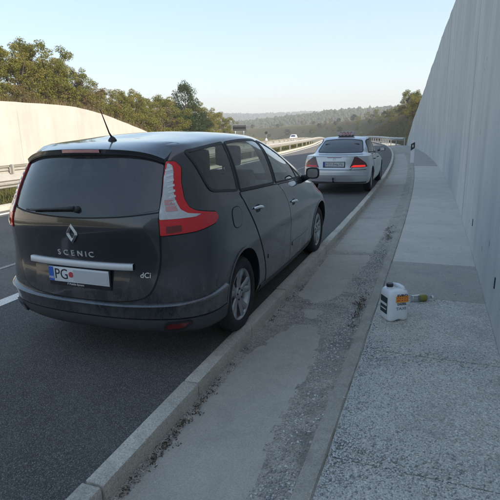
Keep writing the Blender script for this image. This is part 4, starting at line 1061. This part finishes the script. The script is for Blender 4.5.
for k in range(10): sm.box((-.025 + (k % 5) * .023 + random.uniform(-.004, .004), -.0985, .214 - .020 * (k // 5)), (.013, .0012, .008))
sm.ob('sticker_print', M['red_ink'], fl, kind='stuff')
lb = MB().box((-.1012, -.005, .14), (.003, .115, .15), bev=.001).ob('side_label', M['teal'], jug)
MB().box((-.103, -.005, .150), (.002, .11, .022), rz=0).ob('label_band', M['white'], lb)
MB().box((-.103, -.005, .105), (.002, .09, .010)).ob('label_band', M['white'], lb)
bt = ob('plastic_bottle', None, loc=(2.185, 1.12, .034), rot=(0, 0, R_(28)), label='clear plastic bottle with yellow-green label lying behind the fuel canister', cat='bottle')
MB().lathe([(0, 0), (.022, .0), (.030, .006), (.032, .018), (.030, .03), (.032, .045), (.0315, .06), (.032, .07), (.032, .135), (.030, .15), (.020, .185), (.0135, .20), (.0135, .216)], 28, 'X').ob('bottle_body', M['pet'], bt, smooth=True)
MB().lathe([(.0328, .082), (.0330, .084), (.0330, .148), (.0318, .150)], 28, 'X').ob('bottle_label', M['lime'], bt, smooth=True)
MB().lathe([(.0155, .203), (.0155, .221), (0, .222)], 18, 'X').ob('bottle_cap', M['white'], bt, sharp=40)

# ------------------------------------------------------------------ vegetation
def leaf_cloud(centres, radii, n, size, mat, rs, up=.3):
    """n leaf quads in clumps; fast mesh"""
    cw = np.array(radii) ** 2; idx = rs.choice(len(centres), n, p=cw / cw.sum())
    c = np.array(centres)[idx]; r = np.array(radii)[idx]
    d = rs.normal(size=(n, 3)); d /= np.linalg.norm(d, axis=1)[:, None]
    rad = r * rs.uniform(.25, 1, n) ** .6
    p = c + d * rad[:, None] * np.array([1, 1, .8])
    nr = d * .6 + rs.normal(size=(n, 3)) * .7; nr[:, 2] += up; nr /= np.linalg.norm(nr, axis=1)[:, None]
    a = np.cross(nr, rs.normal(size=(n, 3))); a /= np.linalg.norm(a, axis=1)[:, None] + 1e-9; b = np.cross(nr, a)
    s = size * rs.uniform(.6, 1.3, n)[:, None]
    q = np.stack([p - a * s, p - b * s * .45, p + a * s, p + b * s * .45], 1).reshape(-1, 3)
    me = bpy.data.meshes.new('crown'); me.vertices.add(4 * n); me.vertices.foreach_set('co', q.ravel())
    me.loops.add(4 * n); me.loops.foreach_set('vertex_index', np.arange(4 * n)); me.polygons.add(n)
    me.polygons.foreach_set('loop_start', np.arange(n) * 4); me.materials.append(mat); me.update(); me.validate(); return me
def tree_pair(seed, h, spread, n, leaf, mat, clumps=46, low=.15, multi=1, tip=.45):
    rs = np.random.default_rng(seed); random.seed(seed); t = MB(); cen = []; rad = []
    for m_ in range(multi):
        a0 = random.uniform(0, 6.28); lean = (.25 if multi > 1 else .06) * h
        top = Vector((math.cos(a0) * lean, math.sin(a0) * lean, h * .82)); b0 = Vector((random.uniform(-.15, .15), random.uniform(-.15, .15), -.15)) if multi > 1 else Vector((0, 0, -.15))
        pts = [b0 + (top - b0) * (i / 6) + Vector((random.uniform(-.06, .06), random.uniform(-.06, .06), 0)) * (h / 5) for i in range(7)]
        r0 = .028 * h / math.sqrt(multi); t.tube(pts, [r0 * (1 - .13 * i) for i in range(7)], 7)
        nl = max(3, clumps // multi)
        for k in range(nl):
            f = low + (1 - low) * (k + random.random()) / nl; base = pts[0] + (pts[-1] - pts[0]) * min(.98, f)
            w = spread * (math.sin(math.pi * min(1, (f - low) / (1 - low) * .86 + .12)) ** .7) * random.uniform(.55, 1.08); a = random.uniform(0, 6.283)
            end = base + Vector((math.cos(a) * w, math.sin(a) * w, random.uniform(.05, .35) * w + h * .03))
            mid = base + (end - base) * .5 + Vector((0, 0, random.uniform(-.05, .08) * h * .3))
            t.tube([base, mid, end], [r0 * .42 * (1.1 - f), r0 * .25 * (1.1 - f) + .006, .006], 4, cap=False)
            cen.append(end); rad.append(random.uniform(.7, 1.25) * tip * spread * .5)
            if random.random() < .6: cen.append(mid + Vector((random.uniform(-.2, .2), random.uniform(-.2, .2), .1)) * spread * .4); rad.append(random.uniform(.5, .9) * tip * spread * .5)
        cen.append(top + Vector((0, 0, h * .08))); rad.append(tip * spread * .45)
    return t.mesh('trunk', M['bark'], smooth=True), leaf_cloud([tuple(c) for c in cen], rad, n, leaf, mat, rs)
KINDS = {'olive': [tree_pair(21 + i, 4.4, 1.75, 13000, .054, M['olive'], 40, .06, 3) for i in range(3)],
         'yellow': [tree_pair(31 + i, 4.2, 1.6, 10500, .054, M['yellow'], 38, .06, 3) for i in range(2)],
         'rusty': [tree_pair(41 + i, 3.6, 1.5, 6500, .054, M['rusty'], 34, .06, 3) for i in range(2)],
         'dark': [tree_pair(53, 6.2, 2.1, 8000, .09, M['dkgreen'], 70, .22, 1, .50)],
         'dense': [tree_pair(61 + i, 3.4, 1.9, 4800, .09, M['dkgreen'], 40, .02, 3, .55) for i in range(2)],
         'shrub': [tree_pair(71 + i, 1.7, 1.0, 1700, .06, M['olive'], 24, .02, 4, .55) for i in range(2)],
         'dryshrub': [tree_pair(81 + i, 1.5, .95, 1100, .06, M['rusty'], 22, .02, 4, .5) for i in range(2)]}
cnt = {}
def plant(kind, p, sc, rz, label, name, group=None, cat='tree'):
    i = cnt.get(kind, 0); cnt[kind] = i + 1; tr, cr = KINDS[kind][i % len(KINDS[kind])]
    o = ob(name, None, loc=p, rot=(0, 0, rz), scale=sc, label=label, cat=cat, group=group)
    ob('trunk', tr, o); ob('crown', cr, o); return o
def on_left(off, s): return rp(off, s, terr(s, off) - .05)
rv = random.Random(3)
G = 'thicket above the cream wall'
LO, LY, LR = 'olive green bushy tree in the thicket above the cream wall', 'yellowing bushy tree in the thicket above the cream wall', 'thin browning tree in the thicket above the cream wall'
TOPS = [(8, 6.4), (11, 6.6), (14, 6.6), (16.5, 6.9), (18.5, 7.0), (20.5, 7.2), (22.6, 7.7), (24.6, 8.2), (26.8, 8.4), (28.4, 7.6), (29.8, 6.9), (31.5, 6.2), (33.5, 5.7), (35.5, 5.7), (38, 6.2), (40, 5.9), (42, 5.6), (44.2, 5.5), (47.2, 6.2), (49.5, 5.0)]
for k, (s, zt) in enumerate(TOPS):
    off = -23.2 + rv.uniform(-.7, .7); z0 = terr(s, off); kind = ['olive', 'yellow', 'olive', 'rusty', 'yellow', 'olive', 'yellow', 'olive'][k % 8]
    hgt = (zt - z0) / (4.6 if kind != 'rusty' else 3.8)
    plant(kind, on_left(off, s), (hgt * 1.08, hgt * 1.08, hgt), rv.uniform(0, 6.28), {'olive': LO, 'yellow': LY, 'rusty': LR}[kind], 'bushy_tree', {'olive': G, 'yellow': G + ', yellowing', 'rusty': G + ', browning'}[kind])
for k in range(15):
    s = 10 + k * 2.5 + rv.uniform(-.6, .6); off = -26.3 + rv.uniform(-1.2, 1.2); kind = ['olive', 'yellow', 'olive'][k % 3]
    sc = float(np.interp(s, [10, 26, 34, 50], [.85, .95, .78, 1.0])) * rv.uniform(.85, 1.05)
    plant(kind, on_left(off, s), sc, rv.uniform(0, 6.28), {'olive': LO, 'yellow': LY}[kind], 'bushy_tree', {'olive': G, 'yellow': G + ', yellowing'}[kind])
for k in range(26):
    s = 12 + k * 1.35 + rv.uniform(-.4, .4); off = -21.7 + rv.uniform(-.35, .45); kind = ['shrub', 'dryshrub', 'shrub'][k % 3]
    plant(kind, on_left(off, s), rv.uniform(.75, 1.25), rv.uniform(0, 6.28), 'low green shrub at the foot of the thicket on the cream wall' if kind == 'shrub' else 'low brown shrub at the foot of the thicket on the cream wall', 'shrub', 'shrubs on the cream wall' if kind == 'shrub' else 'brown shrubs on the cream wall', 'shrub')
# beyond the end of the cream wall
plant('dark', rp(-23.5, 58.5, terr(58, -23.5)), (.78, .78, 1.33), .6, 'tall dark green round-crowned tree standing above the thicket end', 'broadleaf_tree')
for (s, off, sc, kind, lab) in [(52, -22.4, 1.15, 'dense', None), (55.5, -22.5, 1.2, 'dense', None), (60, -22.8, 1.25, 'dense', None), (63.5, -23, 1.3, 'olive', None), (67.5, -23, 1.25, 'yellow', None), (73, -23, 1.1, 'olive', None), (79, -23, .95, 'olive', None), (57, -27, 1.2, 'olive', None), (63, -28, 1.3, 'yellow', None), (71, -28, 1.3, 'olive', None)]:
    lab = {'dense': 'dense dark bush behind the grey car roof, right of the cream wall', 'olive': 'olive green tree right of the tall dark tree on the far left', 'yellow': 'yellowish tree right of the tall dark tree on the far left'}[kind]
    plant(kind, rp(off, s, terr(s, off) - .05), sc, rv.uniform(0, 6.28), lab, 'bushy_tree', lab)
plant('yellow', rp(-21.5, 55.0, .1), (.35, .35, .42), 1.0, 'small bright yellow-green bush in front of the dark bushes', 'bush', None, 'bush')
# right hand slope behind the wall's end
plant('olive', rp(8.6, 88, terr(88, 8.6) - .3), (1.2, 1.2, 1.22), 2.1, 'green and yellow tree on the slope beside the tall wall', 'bushy_tree')
plant('yellow', rp(8.0, 79, terr(79, 8.0) - .4), (.95, .95, .98), .4, 'smaller yellow tree on the slope touching the tall wall', 'bushy_tree')
plant('dark', rp(9.9, 93, terr(93, 9.9) - .5), (1.0, 1.0, .74), 3.4, 'dark leaved tree on the slope left of the yellow one', 'bushy_tree')
for k in range(34):
    s = 72 + k * 5.2 + rv.uniform(-2, 2); off = rv.uniform(8, 14) if k % 2 else rv.uniform(11, 17); kind = ['dense', 'shrub', 'rusty', 'dense', 'dryshrub', 'olive'][k % 6]
    sc = rv.uniform(.45, .75) if kind in ('rusty', 'olive', 'dense') else rv.uniform(.8, 1.7)
    lab = 'brownish bush on the shaded slope right of the far road' if kind in ('dryshrub', 'rusty') else 'green bush on the shaded slope right of the far road'
    plant(kind, rp(off, s, terr(s, off) - .1), sc, rv.uniform(0, 6.28), lab, 'bush', lab, 'bush')
for k in range(46):
    s = 120 + rv.uniform(0, 230); off = rv.uniform(5, 34); kind = ['dense', 'olive', 'shrub', 'rusty'][k % 4]
    lab = 'far bush on the hillside beyond the bend'
    plant(kind, rp(off, s, terr(s, off) - .1), rv.uniform(.5, 1.0), rv.uniform(0, 6.28), lab, 'bush', lab, 'bush')
for (s, h) in ((15.3, .5), (19.5, .25), (31, .3), (33.5, .25)):
    plant('dryshrub', rp(3.05, s, hw(s) - .02), (h * .5, h * .5, h * .9), s, 'sparse twiggy weed growing on top of the tall wall', 'weed', 'weeds on the wall top', 'weed')
# grass: on the wall tops, the median and the verge
def blades(name, pts, hmin, hmax, w, mat):
    rs = np.random.default_rng(len(pts)); n = len(pts); p = np.array(pts); a = rs.uniform(0, 6.283, n); h = rs.uniform(hmin, hmax, n)
    d = np.stack([np.cos(a), np.sin(a), 0 * a], 1); ln = rs.normal(size=(n, 3)) * .35 * h[:, None]; ln[:, 2] = h
    q = np.stack([p - d * w, p + d * w, p + ln], 1).reshape(-1, 3)
    me = bpy.data.meshes.new(name); me.vertices.add(3 * n); me.vertices.foreach_set('co', q.ravel()); me.loops.add(3 * n); me.loops.foreach_set('vertex_index', np.arange(3 * n))
    me.polygons.add(n); me.polygons.foreach_set('loop_start', np.arange(n) * 3); me.materials.append(mat); me.update(); me.validate()
    ob(name, me, kind='stuff')
P = []
for _ in range(9000):
    s = rv.uniform(8, 46); off = -20.75 - abs(rv.gauss(0, .9)); P.append(tuple(rp(off, s, terr(s, off))))
blades('dry_grass', P, .2, .75, .018, M['drygrass'])
P = [tuple(rp(rv.uniform(-10.2, -6.95), rv.uniform(0, 60) if rv.random() < .6 else rv.uniform(2, 14), .06)) for _ in range(9000)]
blades('median_grass', P, .08, .32, .014, M['grass'])
P = []
for _ in range(7000):
    s = rv.uniform(47, 150); off = 3.4 + rv.random() * 9; P.append(tuple(rp(off, s, terr(s, off))))
blades('slope_grass', P, .2, .6, .03, M['drygrass'])

# far woods on the hills: crowns as one mass
rs = np.random.default_rng(9); ico = bmesh.new(); bmesh.ops.create_icosphere(ico, subdivisions=1, radius=1); ico.verts.ensure_lookup_table()
bv = np.array([v.co for v in ico.verts]); bf = np.array([[v.index for v in f.verts] for f in ico.faces]); ico.free()
VV = []; FF = []; nv = 0
for k in range(24000):
    az = R_(rs.uniform(-8, 40)); r = 300 + 1250 * rs.random() ** 1.3; x, y = cx - r * math.sin(az), cy + r * math.cos(az)
    if r > 560 and r < 640 and rs.random() < .2: continue
    z = hill_z(r, az); s = rs.uniform(.8, 1.9) * (1 + r / 1500)
    j = bv * (1 + rs.normal(0, .2, (len(bv), 1))) * np.array([s, s, s * rs.uniform(.8, 1.5)])
    VV.append(j + np.array([x, y, z + s * .35])); FF.append(bf + nv); nv += len(bv)
VV = np.concatenate(VV); FF = np.concatenate(FF); me = bpy.data.meshes.new('far_woods'); nf = len(FF)
me.vertices.add(len(VV)); me.vertices.foreach_set('co', VV.ravel()); me.loops.add(nf * 3); me.loops.foreach_set('vertex_index', FF.ravel()); me.polygons.add(nf); me.polygons.foreach_set('loop_start', np.arange(nf) * 3)
me.materials.append(M['woods']); me.update(); me.validate(); ob('far_woods', me, kind='stuff')

# ------------------------------------------------------------------ gravel and debris
def stones(name, pts, sizes, mat, seed=1, sink=.35):
    rs = np.random.default_rng(seed); n = len(pts); b = np.array([(1, 0, 0), (0, 1, 0), (-1, 0, 0), (0, -1, 0), (0, 0, 1), (.55, .55, .6), (-.55, .55, .55), (-.5, -.6, .55), (.6, -.5, .6)], float)
    f = np.array([(0, 1, 5), (1, 2, 6), (2, 3, 7), (3, 0, 8), (0, 5, 8), (1, 6, 5), (2, 7, 6), (3, 8, 7), (4, 8, 5), (4, 5, 6), (4, 6, 7), (4, 7, 8)])
    V = b[None] * (1 + rs.normal(0, .22, (n, 9, 1))); sc = np.stack([rs.uniform(.7, 1.3, n), rs.uniform(.6, 1.1, n), rs.uniform(.45, .85, n)], 1) * np.array(sizes)[:, None]
    V = V * sc[:, None, :]; a = rs.uniform(0, 6.283, n); c, s = np.cos(a), np.sin(a)
    X = V[..., 0] * c[:, None] - V[..., 1] * s[:, None]; Y = V[..., 0] * s[:, None] + V[..., 1] * c[:, None]
    V = np.stack([X, Y, V[..., 2]], -1) + np.array(pts)[:, None, :]; V[..., 2] -= (np.array(sizes) * sink * .5)[:, None]
    F = (f[None] + (np.arange(n) * 9)[:, None, None]).reshape(-1, 3); V = V.reshape(-1, 3)
    me = bpy.data.meshes.new(name); me.vertices.add(len(V)); me.vertices.foreach_set('co', V.ravel()); me.loops.add(len(F) * 3); me.loops.foreach_set('vertex_index', F.ravel()); me.polygons.add(len(F)); me.polygons.foreach_set('loop_start', np.arange(len(F)) * 3)
    me.materials.append(mat); me.update(); me.validate(); ob(name, me, kind='stuff')
def scatter(n, fn, seed):
    r = random.Random(seed); P = []; Z = []
    while len(P) < n:
        q = fn(r)
        if q is not None: P.append(tuple(rp(q[0], q[1], q[2]))); Z.append(q[3])
    return P, Z
def f1(r):
    o = 1.90 + .88 * r.random() ** 1.25; s = r.uniform(-3.2, 1.27); d = (1 - (o - 1.9) / 1.0) ** .8 * (.55 + .45 * math.sin(s * 2.1 + o * 5) * math.sin(s * .9 + 1))
    if s > .4: d *= 1 - (s - .4) / 1.4
    return (o, s, .001, r.uniform(.003, .0088)) if r.random() < d else None
P, Z = scatter(15000, f1, 1); stones('gravel', P[:12000], Z[:12000], M['stone'], 1); stones('gravel', P[12000:], Z[12000:], M['stone_dark'], 2)
def f2(r):
    s = r.uniform(-3.0, 4.5); o = 1.68 + r.gauss(0, .055) + .03 * math.sin(s * 3)
    d = .3 + .7 * (math.sin(s * 2.6 + .7) > .1)
    return (o, s, gz(min(1.79, o)) + .002, r.uniform(.003, .011)) if o < 1.795 and r.random() < d else None
P, Z = scatter(2600, f2, 3); stones('gutter_grit', P[:1000], Z[:1000], M['stone'], 3); stones('gutter_grit', P[1000:], Z[1000:], M['stone_dark'], 4)
def f3(r):
    s = r.uniform(.35, 2.6); o = r.uniform(.97, 1.75); return (o, s, gz(o) + .001, r.uniform(.003, .008))
P, Z = scatter(2200, f3, 5); stones('gutter_grit', P[:900], Z[:900], M['stone'], 5); stones('gutter_grit', P[900:], Z[900:], M['stone_dark'], 6)
def f4(r): return (r.uniform(.95, 2.75), r.uniform(-3, 7), None, r.uniform(.003, .010))
P = []; Z = []
for _ in range(260):
    o, s, _z, q = f4(rv); P.append(tuple(rp(o, s, (gz(o) if o < 1.8 else .002) + .005))); Z.append(q)
stones('loose_stones', P, Z, M['stone'], 8)
# dead leaves and twigs along the foot of the kerb and at the edging
cen = []; rad = []
for _ in range(110):
    s = rv.choice([rv.gauss(-1.5, .22), rv.gauss(-1.1, .25), rv.uniform(-2.6, 1.5)]); cen.append(tuple(rp(.965 + abs(rv.gauss(0, .025)), s, -.076))); rad.append(rv.uniform(.012, .04))
for _ in range(60):
    s = rv.gauss(.75, .22); cen.append(tuple(rp(1.755 - abs(rv.gauss(0, .03)), s, -.018))); rad.append(rv.uniform(.015, .045))
for _ in range(30):
    s = rv.gauss(4.2, .5); cen.append(tuple(rp(1.74 - abs(rv.gauss(0, .04)), s, -.02))); rad.append(rv.uniform(.015, .05))
me = leaf_cloud(cen, rad, 1700, .009, M['debris'], np.random.default_rng(4))
for v in me.vertices: v.co.z = max(v.co.z, -.076) if v.co.x < 1.3 else max(v.co.z, -.03)
ob('leaf_litter', me, kind='stuff')

# ------------------------------------------------------------------ far traffic and signs
def far_car(name, s, off, flip, paint, label):
    o = ob(name, None, loc=rp(off, s, 0), rot=(0, 0, hd(s) + (math.pi if flip else 0)), label=label, cat='car')
    bmf = body_mesh(SCENIC, [M[paint]], 2, 2); B = bvh_of(bmf); ob('body', bmf, o)
    for mir in (False, True):
        for P in (QG, RG, FG): geo_ob('side_window', patch(B, P, 'R', .006, .006, .15, mir), M['glass_dark2'], o)
        geo_ob('tail_light', patch(B, TLo, 'D', .012, .01, .08, mir), M['red'], o)
        geo_ob('headlight', patch(B, [(.42, .68), (.80, .72), (.80, .80), (.45, .78)], 'F', .012, .01, .1, mir), M['clear'], o)
    geo_ob('rear_window', patch(B, BG, 'B', .006, .006, .15), M['glass_dark2'], o); geo_ob('windscreen', patch(B, WG, 'F', .006, .006, .15), M['glass_dark2'], o)
    for yy in (0, 2.77):
        for sx in (-1, 1):
            w = MB().lathe([(.20, -.10), (.322, -.09), (.322, .09), (.20, .10)], 16, 'X').ob('wheel', M['rubber'], o, loc=(sx * .82, yy, .318)); MB().lathe([(0, .06 * sx), (.2, .07 * sx)], 12, 'X').ob('rim', M['alloy'], w)
    return o
far_car('far_car', 120, -14.6, True, 'paint_white', 'tiny white car far off on the opposite carriageway')
ds = ob('direction_sign', None, loc=rp(-19.9, 75.5, 0), rot=(0, 0, hd(75)), label='dark rectangular road sign seen from behind above the grey car roof', cat='road sign')
MB().box((0, 0, 2.45), (2.2, .06, .80), bev=.01).ob('sign_panel', M['black'], ds)
for x in (-.7, .7): MB().tube([(x, .06, -.1), (x, .06, 2.8)], .05, 8).ob('post', M['steel'], ds, smooth=True)
for z in (2.2, 2.7): MB().box((0, -.045, z), (2.1, .03, .05)).ob('brace', M['steel'], ds)
ws = ob('marker_sign', None, loc=rp(-20.0, 108, -.02), rot=(0, 0, hd(108)), label='tiny dark sign on a white foot beside the far carriageway', cat='road sign')
MB().lathe([(0, -.02), (.32, -.02), (.32, .02), (0, .02)], 20, 'Y', c=(0, 0, 2.0)).ob('sign_disc', M['black'], ws)
MB().tube([(0, .03, 0), (0, .03, 2.2)], .04, 8).ob('post', M['steel'], ws); MB().lathe([(.5, 0), (.42, .12), (.12, .8), (.06, .8)], 12).ob('foot', M['white'], ws, sharp=40)

# ------------------------------------------------------------------ the air
hz = MB().box((0, 0, 0), (1, 1, 1)).mesh('haze', None)
t = NT('thin_haze'); t.t.nodes.remove(t.p)
pv = t.n('VolumePrincipled', i_Color=(.93, .95, .98, 1), i_Density=.00075, i_Anisotropy=.1); t.t.links.new(pv.outputs[0], t.out.inputs['Volume'])
hz.materials.append(t.m); ob('haze', hz, loc=(0, 0, 25), scale=(4000, 4000, 86), kind='stuff')
